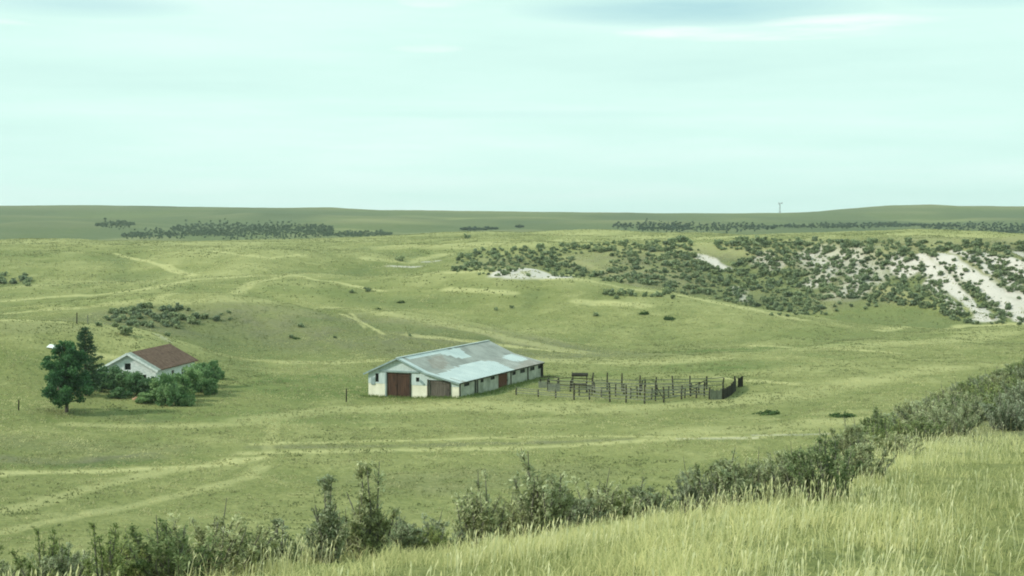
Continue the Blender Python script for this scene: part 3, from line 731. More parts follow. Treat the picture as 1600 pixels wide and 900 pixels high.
sw = [(2.0, 2.9, .9, 2.0), (5.2, 6.1, .1, 2.1), (8.6, 9.5, .9, 2.0), (11.6, 12.4, .9, 2.0)]
mb = MB(); wall_cells(mb, lambda s: 2.5, [.152, HLEN - .152], sw, -1.5, 9, WR, .15, 'y'); mb.build('wall', M_white, house)
mb = MB(); wall_cells(mb, lambda s: 2.5, [.152, HLEN - .152], [], -1.5, 9, WL + .15, .15, 'y'); mb.build('wall', M_white, house)
for a in wins: window_part(a[0], a[1], a[2], a[3], 0, house, 'x', M_white)
for a in sw:
    if a[0] == 5.2: continue
    window_part(a[0], a[1], a[2], a[3], WR, house, 'y', M_white)
plank_door(5.25, 6.05, .12, 2.06, WR - .06, M_door_g, house, 'y')
mb = MB()
def rf(s0, s1, mi, dz=0):
    for sg in (-1, 1):
        z0, z1 = HP + dz, HP - 4.0 * (HP - HW) / 3.8 + dz
        P = [(0, s0, z0), (sg * 4.0, s0, z1), (sg * 4.0, s1, z1), (0, s1, z0)]
        Q = [(a_, b_, c_ + .12) for a_, b_, c_ in P]
        if sg < 0: P.reverse(); Q.reverse()
        mb.hexa(P + Q, mi)
rf(-.35, .9, 1); rf(.902, HLEN + .4, 0, .015)
mb.build('roof', [M_shingle, M_pale_sh], house)
mb = MB()
for sg in (-1, 1): mb.bar((0, -.40, HP - .02), (sg * 4.05, -.40, HP - 4.05 * (HP - HW) / 3.8 - .02), .05, .28)
mb.build('bargeboard', M_white, house)
mb = MB(); mb.box(WR + .03, WR + .09, -.1, .18, -1, 2.5); mb.build('corner_board', M_white, house)

# ------------------------------------------------------------------ trees by the house
def make_broadleaf(name, H, Wd, seed, n, mat, lsz=.3):
    global rng
    keep = rng; rng = np.random.default_rng(seed); R = random.Random(seed)
    root = empty(name, (0, 0, 0)); tr = MB()
    tr.tube([(0, 0, -.4), (.05, 0, H * .12), (0, .06, H * .3), (.1, 0, H * .6)], [H * .028, H * .022, H * .018, H * .008], 9)
    cl = []; limbs = MB()
    for k in range(64):
        a_ = R.uniform(0, 6.28); e = (k + R.random()) / 64; zz = H * (.15 + .79 * e); env = math.sin(math.pi * (.2 + e * .74) ** .85) ** .6
        d = Wd / 2 * env * R.uniform(.35, .84) * (1 - .45 * max(0, e - .45)); rad = R.uniform(.06, .115) * H * (1 - .25 * e)
        cl.append((math.cos(a_) * d, math.sin(a_) * d, zz, rad))
        if k % 3 == 0:
            b = Vector((0, 0, min(H * .5, max(H * .15, zz * .5)))); tip = Vector((math.cos(a_) * d, math.sin(a_) * d, zz))
            limbs.tube([b, b.lerp(tip, .5) + Vector((0, 0, -.1)), tip], [H * .011, H * .007, .02], 6)
    for k in range(8): cl.append((R.uniform(-.12, .12) * Wd, R.uniform(-.12, .12) * Wd, H * R.uniform(.3, .85), H * .15))
    C, k, d = clump_cloud(n, cl); D = rand_dirs(n, -.1)
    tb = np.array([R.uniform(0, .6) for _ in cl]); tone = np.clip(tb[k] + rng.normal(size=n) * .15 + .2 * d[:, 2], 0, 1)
    tr.build('trunk', M_bark, root); limbs.build('limbs', M_bark, root)
    leaf_obj('crown', [quads_at(C, D, perp(D), rng.uniform(.7, 1.3, n) * lsz, rng.uniform(.45, .9, n) * lsz, tone)], mat, root)
    rng = keep
    return root
def make_spruce(name, H, Wd, seed, n, mat):
    global rng
    keep = rng; rng = np.random.default_rng(seed); R = random.Random(seed)
    root = empty(name, (0, 0, 0)); tr = MB(); tr.tube([(0, 0, -.3), (0, 0, H * .5), (0, 0, H * .98)], [.2, .13, .02], 8)
    br = MB(); C = []; D = []; tn = []
    for w_ in range(19):
        f = (w_ + .4) / 19; zz = H * (.06 + .9 * f); rl = Wd / 2 * (1 - f) ** .75 + .18
        for b in range(8):
            a_ = R.uniform(0, 6.28); ln = rl * R.uniform(.6, 1.15); dr = Vector((math.cos(a_), math.sin(a_), R.uniform(.05, .4)))
            br.tube([(0, 0, zz), Vector((0, 0, zz)) + dr * ln], [.035, .01], 4); bt = R.uniform(0, .7)
            for _ in range(int(n / (19 * 8) * (ln / rl) * (1.3 - .6 * f))):
                g = R.random() ** .6; pt = Vector((0, 0, zz)) + dr * ln * g
                C.append((pt.x + R.gauss(0, .13), pt.y + R.gauss(0, .13), pt.z + R.gauss(-.05, .09))); D.append((dr.x + R.gauss(0, .4), dr.y + R.gauss(0, .4), dr.z + R.gauss(0, .4))); tn.append(bt + R.gauss(0, .15))
    C = np.array(C); D = np.array(D); D /= np.linalg.norm(D, axis=1)[:, None]; k = len(C)
    tr.build('trunk', M_bark, root); br.build('limbs', M_bark, root)
    leaf_obj('crown', [quads_at(C, D, perp(D), rng.uniform(.2, .4, k), rng.uniform(.07, .14, k), np.clip(np.array(tn), 0, 1))], mat, root)
    rng = keep
    return root
def drop(o, px, py, rz=0, sink=.05):
    g = ground(px, py, 60); o.location = (g[0], g[1], g[2] - sink); o.rotation_euler = (0, 0, rz); return g
t1 = make_broadleaf('broadleaf_tree', 8.2, 7.4, 3, 17000, M_tree, .26); drop(t1, 104, 644, .5)
tag(t1, 'dark green round-crowned tree on a short bare trunk, left of the farmhouse', 'tree')
t2 = make_spruce('spruce_tree', 8.6, 4.8, 5, 9000, M_pine); drop(t2, 134, 618)
tag(t2, 'pointed dark conifer rising behind the round tree', 'tree')
# shrubs round the house: px, base row, width m, height m
hs = [make_blob_shrub('house_shrub', 60 + k, 3200, .075, M_hedge, 1.0, 22) for k in range(3)]
spots = [(170, 607, 3.6, 2.8, 'broad green shrub at the left corner of the farmhouse gable', 1),
         (192, 612, 3.0, 2.7, 'rounded shrub covering the middle of the white gable', 1), (214, 617, 3.0, 2.7, 'shrub in front of the gable, just behind the pink rubble', 1),
         (232, 619, 3.0, 2.4, 'low shrub below the right edge of the white gable', 1), (188, 622, 3.0, 1.5, 'low grey green bush at the foot of the gable shrubs', 1),
         (248, 628, 3.0, 2.6, 'shrub standing in front of the farmhouse corner', 1), (265, 634, 3.2, 3.8, 'nearest dark shrub in front of the farmhouse side wall', 1),
         (281, 627, 3.0, 3.6, 'shrub hiding the middle of the farmhouse side wall', 1), (297, 619, 3.2, 3.6, 'shrub hiding the far end of the farmhouse side wall', 1),
         (312, 612, 3.2, 3.4, 'tall shrub at the back right corner of the farmhouse', 1), (327, 604, 3.6, 3.6, 'bushy shrub behind the right end of the farmhouse', 1),
         (342, 592, 2.2, 1.5, 'small low shrub rightmost beyond the farmhouse', 1), (328, 616, 2.4, 2.0, 'round dark shrub right of the pale tank', 1),
         (157, 612, 2.6, 2.8, 'shrub between the conifer and the gable', 1), (224, 630, 2.6, 1.2, 'small low bush in front of the pink rubble', 1), (292, 634, 2.2, 1.4, 'low bush at the right front of the house thicket', 1)]
for k, (px, py, wd, hg, lb, _) in enumerate(spots):
    x, y, z = ground(px, py, 60); b = hs[k % 3]
    o = b if k < 3 else dup(b, (0, 0, 0), 0)
    o.location = (x, y, z - .1); o.rotation_euler = (0, 0, k * 1.3); o.scale = (wd / .95, wd / .95, hg / .76)
    tag(o, lb, 'shrub', 'shrubs crowding round the farmhouse')

# pinkish rubble heap, pale tank, white sheet on the hill
M_pink = simple_mat('pink_brick_rubble', (.45, .26, .17), (.62, .40, .28), 3, .9)
mb = MB(); R_ = random.Random(4)
for k in range(46):
    a_ = R_.uniform(0, 6.28); d = R_.random() ** .6 * .95; cx, cy = math.cos(a_) * d, math.sin(a_) * d * .6; zz = max(0, (.6 * (1 - d))) * R_.random()
    s_ = R_.uniform(.09, .19); v = Vector((R_.uniform(-1, 1), R_.uniform(-1, 1), R_.uniform(-.3, .3))).normalized() * s_
    mb.bar(Vector((cx, cy, zz + .06)) - v, Vector((cx, cy, zz + .06)) + v, s_ * 1.1, s_ * .8)
o = mb.build('rubble_heap', M_pink); g = ground(224, 625, 60); o.location = (g[0], g[1] - 1, g[2] + .15); o.scale = (1, 1, 1.2)
tag(o, 'small heap of pinkish orange rubble among the shrubs before the farmhouse', 'rubble')
M_tank = simple_mat('faded_pink_tank', (.50, .42, .42), (.66, .60, .58), 2, .6)
tk = MB(); tk.tube([(0, 0, 0), (0, 0, .08), (0, 0, 1.2), (0, 0, 1.32), (0, 0, 1.36)], [.40, .46, .46, .38, .12], 18)
tank = empty('water_tank', (0, 0, 0)); tk.build('tank_body', M_tank, tank, smooth=False)
tk = MB(); tk.tube([(0, 0, 1.36), (0, 0, 1.46)], [.1, .1], 10); tk.build('lid', M_wood, tank)
drop(tank, 316, 607); tag(tank, 'small pale pink upright tank between shrubs right of the farmhouse', 'tank')
M_sheet = simple_mat('white_metal_sheet', (.72, .74, .72), (.82, .83, .80), 2, .5)
mb = MB()
for k in range(8): mb.hexa([(-1.1 + k * .275, -.5, .1 + .02 * (k % 2)), (-1.1 + (k + 1) * .275, -.5, .1 + .02 * ((k + 1) % 2)), (-1.1 + (k + 1) * .275, .5, .42 + .02 * ((k + 1) % 2)), (-1.1 + k * .275, .5, .42 + .02 * (k % 2)),
                            (-1.1 + k * .275, -.5, .14 + .02 * (k % 2)), (-1.1 + (k + 1) * .275, -.5, .14 + .02 * ((k + 1) % 2)), (-1.1 + (k + 1) * .275, .5, .46 + .02 * ((k + 1) % 2)), (-1.1 + k * .275, .5, .46 + .02 * (k % 2))])
o = mb.build('metal_sheet', M_sheet); g = ground(85, 545, 60); o.location = (g[0], g[1], g[2]); o.rotation_euler = (0, math.radians(7), math.radians(-8)); o.scale = (.85, 1, 1)
tag(o, 'white corrugated sheet lying on the hillside above the round tree', 'metal sheet')

# ------------------------------------------------------------------ corral
def hpx(py0, py1, r): return (py0 - py1) / F * r
def corral_run(name, label, posts, rails, mat, rail_mat, prad=.10, rmin=60, group='fence runs of the corral', cat='corral fence'):
    """posts: (px, base row, top row); rails: heights as fractions of post height"""
    P = []
    for px, pb, pt in posts:
        x, y, z = ground(px, pb, rmin); r = math.hypot(x, y); P.append((Vector((x, y, z)), hpx(pb, pt, r)))
    o0 = P[0][0]; root = empty(name, o0)
    for b, h in P:
        l = b - o0; mb = MB(); mb.tube([l + Vector((0, 0, -.4)), l + Vector((random.uniform(-.05, .05), 0, h * .5)), l + Vector((random.uniform(-.1, .1), 0, h))], [prad * 1.1, prad, prad * .85], 7)
        mb.build('post', mat, root)
    for f in rails:
        for (b0, h0), (b1, h1) in zip(P[:-1], P[1:]):
            if random.random() < .06: continue
            q0 = b0 - o0 + Vector((0, -.1, f + random.uniform(-.06, .06))); q1 = b1 - o0 + Vector((0, -.1, f + random.uniform(-.06, .06)))
            mb = MB(); mb.bar(q0, q1, .04, .10); mb.build('rail', rail_mat, root)
    tag(root, label, cat, group)
    return root
corral_run('corral_fence', 'back run of tall dark posts on the far side of the corral',
           [(926, 611, 582), (949, 611, 582), (972, 611, 583), (1000, 611, 587), (1025, 610, 589), (1051, 610, 587), (1078, 609, 587), (1104, 608, 588), (1130, 607, 590)], (.5, .95, 1.4), M_wood, M_wood_p, .10)
corral_run('corral_fence', 'nearest run of posts along the front of the corral',
           [(897, 625, 598), (921, 625, 606), (953, 628, 607), (978, 629, 601), (1007, 631, 601), (1037, 629, 604), (1065, 624, 602), (1088, 622, 604), (1108, 623, 605)], (.5, .95, 1.4), M_wood, M_wood_p)
corral_run('corral_fence', 'low front fence of short posts between barn corner and corral',
           [(807, 617, 606), (841, 620, 608), (868, 622, 609), (897, 624, 611)], (.3, .6, .9), M_wood, M_wood_p)
corral_run('corral_fence', 'middle dividing fence of dark posts inside the corral',
           [(856, 611, 592), (871, 611, 592), (891, 612, 594), (917, 613, 595), (929, 614, 596), (952, 615, 598), (975, 616, 599), (1000, 617, 600), (1026, 618, 600), (1052, 618, 600), (1079, 619, 599), (1100, 619, 597)], (.35, .7, 1.05, 1.4), M_wood_d, M_wood_p, .11)
corral_run('corral_fence', 'rail fence between barn back corner and middle of corral',
           [(845, 604, 592), (858, 604, 590), (873, 606, 591), (893, 606, 592), (926, 607, 590)], (.4, .9, 1.3), M_wood_d, M_wood, .1)
corral_run('corral_fence', 'inner pen fence of crowded short posts behind the front run', [(905, 618, 602), (925, 617, 603), (940, 621, 606), (962, 619, 600), (985, 623, 606), (996, 621, 603), (1018, 624, 606), (1045, 622, 603), (1070, 622, 607)], (.3, .7, 1.1), M_wood, M_wood_p, .09)
corral_run('corral_fence', 'stub fence running back from the middle posts', [(1000, 617, 600), (1003, 611, 595), (1008, 606, 592)], (.4, .8, 1.2), M_wood_d, M_wood)
corral_run('corral_fence', 'short cross fence near the right end of the corral', [(1079, 619, 600), (1092, 614, 597), (1104, 608, 588)], (.4, .8, 1.2), M_wood_d, M_wood)
def board_run(name, label, pts, mat, group):
    P = [ground(a, b, 60) for a, b, _ in pts]; root = empty(name, P[0]); o0 = Vector(P[0])
    for (p0, q0), (p1, q1) in zip(list(zip(P, pts))[:-1], list(zip(P, pts))[1:]):
        a_, b_ = Vector(p0) - o0, Vector(p1) - o0; ln = (b_ - a_).length; n = max(2, int(ln / .28)); mb = MB()
        h0 = hpx(q0[1], q0[2], 192); h1 = hpx(q1[1], q1[2], 192)
        for k in range(n):
            f = (k + .5) / n; c_ = a_.lerp(b_, f); h = h0 + (h1 - h0) * f + random.uniform(-.12, .1); d = (b_ - a_).normalized() * ln / n * .44
            nrm = Vector((-d.y, d.x, 0)).normalized() * .03
            mb.hexa([c_ - d - nrm + Vector((0, 0, -.3)), c_ + d - nrm + Vector((0, 0, -.3)), c_ + d + nrm + Vector((0, 0, -.3)), c_ - d + nrm + Vector((0, 0, -.3)),
                     c_ - d - nrm + Vector((0, 0, h)), c_ + d - nrm + Vector((0, 0, h)), c_ + d + nrm + Vector((0, 0, h)), c_ - d + nrm + Vector((0, 0, h))])
        mb.build('boards', mat, root)
    for (p_, q_) in zip(P, pts):
        l = Vector(p_) - o0; mb = MB(); mb.tube([l + Vector((0, .08, -.4)), l + Vector((0, .08, hpx(q_[1], q_[2], 192) + .1))], .1, 7); mb.build('post', M_wood_d, root)
    tag(root, label, 'board fence', group)
    return root
board_run('board_fence', 'dark curved board windbreak at the right end of the corral', [(1130, 624, 608), (1136, 621, 606), (1143, 617, 600), (1149, 611, 592), (1148, 604, 588)], M_wood_d, 'board windbreaks of the corral')
board_run('board_fence', 'short dark board panel standing rightmost of the corral', [(1154, 605, 591), (1160, 604, 588)], M_wood_d, 'board windbreaks of the corral')
board_run('board_gate', 'pale silvery board gate at the right front of the corral', [(1109, 625, 609), (1128, 624, 609)], M_wood_p, 'board windbreaks of the corral')
# braced H at the front
gb = ground(1024, 627, 60); root = empty('brace_post', gb)
mb = MB(); mb.tube([(0, 0, -.2), (0, 0, 2.1)], .08, 7); mb.build('post', M_wood, root)
mb = MB(); mb.tube([(.08, -.1, 1.9), (1.1, -.1, .1)], .06, 6); mb.build('brace', M_wood, root)
tag(root, 'leaning braced post in the front middle of the corral', 'brace post')
# feeder shelter
x, y, z = ground(906, 607, 60); sh = empty('feed_shelter', (x, y, z), -.1)
mb = MB(); mb.hexa([(-1.05, -.5, 1.62), (1.05, -.5, 1.62), (1.05, .5, 1.78), (-1.05, .5, 1.78), (-1.05, -.5, 1.86), (1.05, -.5, 1.86), (1.05, .5, 2.0), (-1.05, .5, 2.0)]); mb.build('roof', M_wood_d, sh)
for a_ in (-.9, .9):
    for b_ in (-.4, .4):
        mb = MB(); mb.tube([(a_, b_, -.3), (a_, b_, 1.66)], .05, 6); mb.build('leg', M_wood, sh)
mb = MB(); mb.box(-.95, .95, -.3, .3, .45, .5); mb.box(-.95, .95, -.3, -.26, .502, .7); mb.box(-.95, .95, .26, .3, .502, .7); mb.build('trough', M_wood, sh)
tag(sh, 'small raised shelter with dark flat roof on legs, beside the back left of the corral', 'feed shelter')
# grey plank panels leaning by the barn's back corner
for px, pb, pt, wd, lb in ((850, 606, 596, 1.4, 'grey plank panel leaning by the barn back corner'), (866, 612, 600, 1.6, 'bluish grey plank panel right of the barn back corner')):
    x, y, z = ground(px, pb, 60); mb = MB(); hh = hpx(pb, pt, math.hypot(x, y))
    for k in range(4): mb.hexa([(-wd / 2, k * .08, k * hh / 4), (wd / 2, k * .08, k * hh / 4), (wd / 2, k * .08 + .04, k * hh / 4), (-wd / 2, k * .08 + .04, k * hh / 4), (-wd / 2, k * .08 + .05, (k + .86) * hh / 4), (wd / 2, k * .08 + .05, (k + .86) * hh / 4), (wd / 2, k * .08 + .09, (k + .86) * hh / 4), (-wd / 2, k * .08 + .09, (k + .86) * hh / 4)])
    for sg in (-1, 1): mb.bar((sg * wd * .4, .1, -.1), (sg * wd * .4, .42, hh), .07, .05)
    tag(mb.build('plank_panel', M_wood_p, None, (x, y, z), .2), lb, 'plank panel')
# lone fence posts
for px, pb, pt, lb in ((541, 628, 607, 'thin lone fence post on the grass left of the barn'), (29, 641, 625, 'small lone post on the meadow at the far left'), (120, 506, 489, 'lone dark post standing on the crest above the conifer'),
                       (137, 506, 493, 'thin grey post just right of the crest post above the conifer')):
    x, y, z = ground(px, pb, 60); r = math.hypot(x, y); h = hpx(pb, pt, r); root = empty('fence_post', (x, y, z))
    mb = MB(); mb.tube([(0, 0, -.3), (.02, 0, h * .5), (.05, 0, h)], [.085, .075, .07], 7)
    o = mb.build('post', M_wood_d if px != 137 else M_wood_p, root)
    mb = MB(); mb.tube([(-.1, -.01, h * .8), (.12, -.01, h * .8)], .015, 5); mb.build('staple', M_wood_d, root)
    tag(root, lb, 'fence post')
# pole on the skyline
x, y, z = at_r(1218, 2120); root = empty('wind_pump', (x, y, z - .5)); hh = 13.5
for sx, sy in ((-1, -1), (1, -1), (1, 1), (-1, 1)):
    mb = MB(); mb.bar((sx * .9, sy * .9, -1), (sx * .2, sy * .2, hh), .22, .22); mb.build('leg', M_wood, root)
mb = MB(); mb.bar((-1.6, 0, hh), (2.6, 0, hh + .2), .3, .5)
for k in range(10):
    a_ = k * .628; mb.bar((-1.6, 0, hh), (-1.6 + .2 * math.sin(a_ * 3), math.sin(a_) * 1.9, hh + math.cos(a_) * 1.9), .3, .12)
mb.build('wheel', M_wood, root); mb = MB(); mb.hexa([(2.2, -.05, hh - .5), (3.4, -.05, hh - .8), (3.4, .05, hh - .8), (2.2, .05, hh - .5), (2.2, -.05, hh + .8), (3.4, -.05, hh + 1.1), (3.4, .05, hh + 1.1), (2.2, .05, hh + .8)]); mb.build('tail_vane', M_wood, root)
tag(root, 'tiny thin tower with a small head standing on the far skyline', 'wind pump')

# ------------------------------------------------------------------ shrubs of the bluffs and slopes
def inpoly_px(pts, pl): return poly_in(pts, pl)
B_OUT = [(704, 416), (722, 400), (752, 392), (850, 386), (905, 384), (960, 380), (1080, 375), (1082, 390), (1120, 392), (1115, 380), (1180, 374), (1300, 376), (1400, 379), (1600, 379), (1660, 380), (1660, 510), (1500, 506), (1470, 490), (1430, 480), (1360, 470), (1310, 466), (1275, 470), (1295, 494), (1250, 494), (1180, 482), (1100, 462), (1020, 446), (960, 441), (880, 438), (760, 431), (712, 426)]
B_GAP = [[(880, 398), (950, 394), (955, 408), (945, 430), (915, 425), (895, 408)], [(1075, 392), (1160, 392), (1160, 402), (1140, 420), (1090, 402)], [(1180, 450), (1196, 458), (1190, 470), (1170, 462)]]
B_THIN = [([(778, 434), (825, 418), (842, 416), (868, 437)], .12), ([(1088, 397), (1135, 418), (1130, 424), (1085, 402)], .05), ([(1428, 398), (1450, 398), (1560, 505), (1520, 505)], .10), ([(1462, 395), (1500, 395), (1620, 492), (1590, 500), (1560, 480)], .10),
          ([(1530, 395), (1600, 395), (1620, 450), (1570, 420)], .25), ([(1260, 398), (1440, 396), (1430, 450), (1300, 450)], .62), ([(1560, 455), (1640, 465), (1640, 500), (1600, 505)], .2)]
cand = []
rp = random.Random(12)
def try_add(px, py, w_, rmin, rmax=1000):
    g = ground(px, py, rmin)
    if g is None: return
    r = math.hypot(g[0], g[1])
    if r > rmax: return
    cand.append((g, w_ / F * r, r, px, py, w_))
pts = []
while len(pts) < 2300:
    px = rp.uniform(700, 1650); py = rp.uniform(373, 508)
    if not poly_in((px, py), B_OUT) or any(poly_in((px, py), g) for g in B_GAP): 
        if rp.random() > .004: continue
        if not poly_in((px, py), B_OUT): continue
    skip = False
    for pl, pr in B_THIN:
        if poly_in((px, py), pl) and rp.random() > pr: skip = True
    if skip: continue
    dmin = 4.3
    if any((px - a) ** 2 + ((py - b) * 1.7) ** 2 < dmin ** 2 for a, b in pts[-900:]): 
        if rp.random() > .03: continue
    pts.append((px, py))
for px, py in pts: try_add(px, py, rp.choice((5, 5, 6, 7, 8, 10, 12)), 370)
for px, py, w_ in [(720, 400, 14), (745, 395, 14), (1065, 376, 20), (1050, 379, 16), (1160, 377, 22), (1180, 378, 18), (1145, 381, 14), (1120, 381, 12)]: try_add(px, py + 3, w_, 440)
n_bluff = len(cand)
# patch on the grey hill, left edge patch, row under the bluffs, scattered dark low shrubs
for _ in range(110):
    u = rp.uniform(-1, 1); v = rp.uniform(-1, 1)
    if u * u + v * v > 1 or (u > .35 and rp.random() < .45): continue
    try_add(248 + u * 84, 497 + v * 17 + u * 1, rp.uniform(8, 15), 240, 345)
for px, py, w_ in [(320, 497, 14), (337, 501, 15), (357, 489, 9), (360, 500, 7), (345, 492, 7), (195, 523, 22), (262, 526, 11), (155, 510, 12), (180, 511, 13), (462, 529, 13), (470, 511, 12), (455, 528, 9), (523, 528, 7)]: try_add(px, py, w_, 200, 345)
for _ in range(16): try_add(rp.uniform(-6, 46), 438 + rp.gauss(0, 5), rp.uniform(8, 13), 300, 600)
for _ in range(26): try_add(rp.uniform(925, 1080), 461 + rp.gauss(0, 2.5), rp.uniform(8, 14), 300)
for px, py, w_ in [(1007, 491, 18), (1045, 499, 20), (931, 494, 12), (627, 473, 14), (590, 484, 14), (573, 454, 9), (625, 408, 16), (575, 456, 10), (550, 458, 9), (775, 485, 9), (800, 482, 8), (640, 525, 8), (730, 373, 12), (1120, 467, 9), (1150, 474, 9), (1170, 470, 8), (985, 459, 12)]: try_add(px, py, w_, 240)
for px, py, w_ in [(1203, 647, 46), (1318, 651, 46)]: try_add(px, py, w_, 100, 300)
for px, py in [(1205 + k * 13, 493 + rp.uniform(-2, 2)) for k in range(4)] + [(1320 + rp.uniform(-20, 60), 478 + rp.uniform(-8, 10)) for k in range(9)]: try_add(px, py, 8, 300)
order = sorted(range(len(cand)), key=lambda i: -cand[i][5])
indiv = set(order[:296]); protos = [make_blob_shrub('juniper_shrub', 100 + k, 260, .2, M_jun, a, 8, False) for k, a in enumerate((.75, .65, .9, .7))]
flatp = make_blob_shrub('low_shrub', 130, 700, .08, M_low, .15, 12, False)
used = [False] * 5
def zone_label(px, py):
    if py > 600: return 'flat dark green shrub on the meadow to the right below the corral', 'flat shrubs on the meadow'
    if px < 60: return 'dark shrub in the small cluster at the left edge of the hills', 'shrubs at the left edge'
    if px < 420: return 'grey green shrub in the patch on the slope above the farmhouse roof', 'shrubs above the farmhouse'
    if px < 700: return 'small dark shrub alone on the open hills left of the bluffs', 'scattered hill shrubs'
    if px < 905 and py < 440: return 'dark juniper shrub round the small chalk patch at the left tip of the bluffs', 'shrubs of the left bluff'
    if py > 452 and px < 1085: return 'dark shrub in the short row on the grassy slope below the bluffs', 'shrubs below the bluffs'
    if px < 1180: return 'dark juniper shrub on the middle bluff', 'shrubs of the middle bluff'
    if px < 1420: return 'dark juniper shrub on the speckled slope right of the middle bluff', 'shrubs of the speckled slope'
    return 'dark juniper shrub between the bare chalk gullies at the far right', 'shrubs of the chalk gullies'
rest = []
for i, (g, wd, r, px, py, w_) in enumerate(cand):
    if i not in indiv: rest.append((g, wd)); continue
    k = 4 if (py > 600 or (r < 420 and 430 < px < 1080 and py > 470)) else i % 4
    src = flatp if k == 4 else protos[k]
    o = src if not used[k] else dup(src, (0, 0, 0), 0)
    used[k] = True
    s_ = wd / .85; o.location = (g[0], g[1], g[2] - .1); o.rotation_euler = (0, 0, rp.uniform(0, 6.28)); o.scale = (s_, s_, s_ * rp.uniform(.8, 1.15) * (.55 if py > 600 else 1))
    lb, gr = zone_label(px, py); tag(o, lb, 'shrub', gr)
def many_shrubs(name, items, n, lsz, mat, aspect=.7):
    Vs = []
    parts = []
    for g, wd in items:
        cl = [(0, 0, .3 * aspect, .3)] + [(math.cos(a_) * .22, math.sin(a_) * .22, rp.uniform(.2, .6) * aspect, .2) for a_ in (rp.uniform(0, 6), rp.uniform(0, 6), rp.uniform(0, 6), rp.uniform(0, 6))]
        C, k, d = clump_cloud(n, cl); C = C * wd / .8; C[:, 2] = np.abs(C[:, 2]) - .05; C += np.array(g); D = rand_dirs(n, .2)
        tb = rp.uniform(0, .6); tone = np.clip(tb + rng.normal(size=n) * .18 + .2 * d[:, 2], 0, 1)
        parts.append(quads_at(C, D, perp(D), rng.uniform(.7, 1.3, n) * lsz * wd, rng.uniform(.5, 1, n) * lsz * wd, tone))
    return leaf_obj(name, parts, mat)
o = many_shrubs('small_shrubs', rest, 110, .26, M_jun); tag(o, 'smaller dark shrubs filling in between the larger ones on the chalky bluffs', 'shrubs', kind='stuff')
# distant woods
def wood(name, label, boxes, n):
    it = []
    for x0, x1, ya, yb, hgt in boxes:
        for _ in range(int(n * (x1 - x0) / 100)):
            px = rp.uniform(x0, x1); f = (px - x0) / (x1 - x0)
            yy = ya + (yb - ya) * f + rp.gauss(0, hgt * .45) * math.sin(math.pi * min(max(f, .04), .96)) ** .5
            g = ground(px, yy, 820)
            if g: it.append((g, rp.uniform(2, 4) * math.hypot(g[0], g[1]) / F * 1.2))
    o = many_shrubs(name, it, 75, .27, M_far, .8); tag(o, label, 'woodland', kind='stuff')
wood('distant_wood', 'dark band of trees in the far draw at the left', [(150, 210, 352, 350, 7), (190, 340, 369, 364, 8), (270, 400, 358, 357, 12), (330, 520, 366, 362, 13), (390, 520, 358, 357, 10), (505, 612, 367, 366, 6)], 300)
wood('distant_wood', 'small dark clump of trees in the far distance at the middle', [(720, 778, 359, 358, 3), (806, 818, 355, 355, 2)], 200)
wood('distant_wood', 'dark band of trees in the far draw at the right', [(958, 1080, 353, 354, 9), (1000, 1210, 357, 356, 9), (1210, 1440, 354, 352, 5), (1440, 1650, 354, 357, 9), (1560, 1650, 363, 365, 6)], 190)

# ------------------------------------------------------------------ sagebrush on the near edge
variants = [make_sage('sagebrush', 201, 34, 6000, .8, M_sage), make_sage('sagebrush', 202, 22, 4300, .55, M_sage, False, 2), make_sage('sagebrush', 203, 38, 6500, 1.0, M_sage_b),
            make_sage('sagebrush', 204, 15, 2300, .9, M_sage_b, True, 2), make_sage('sagebrush', 205, 16, 3600, .4, M_sage, False, 3), make_sage('sagebrush', 206, 44, 7500, 1.1, M_sage)]
usedv = [False] * 6
def lip_r(px): return pchip(cth, [q[1] for q in layers[1]], math.atan((px - 800) / F))
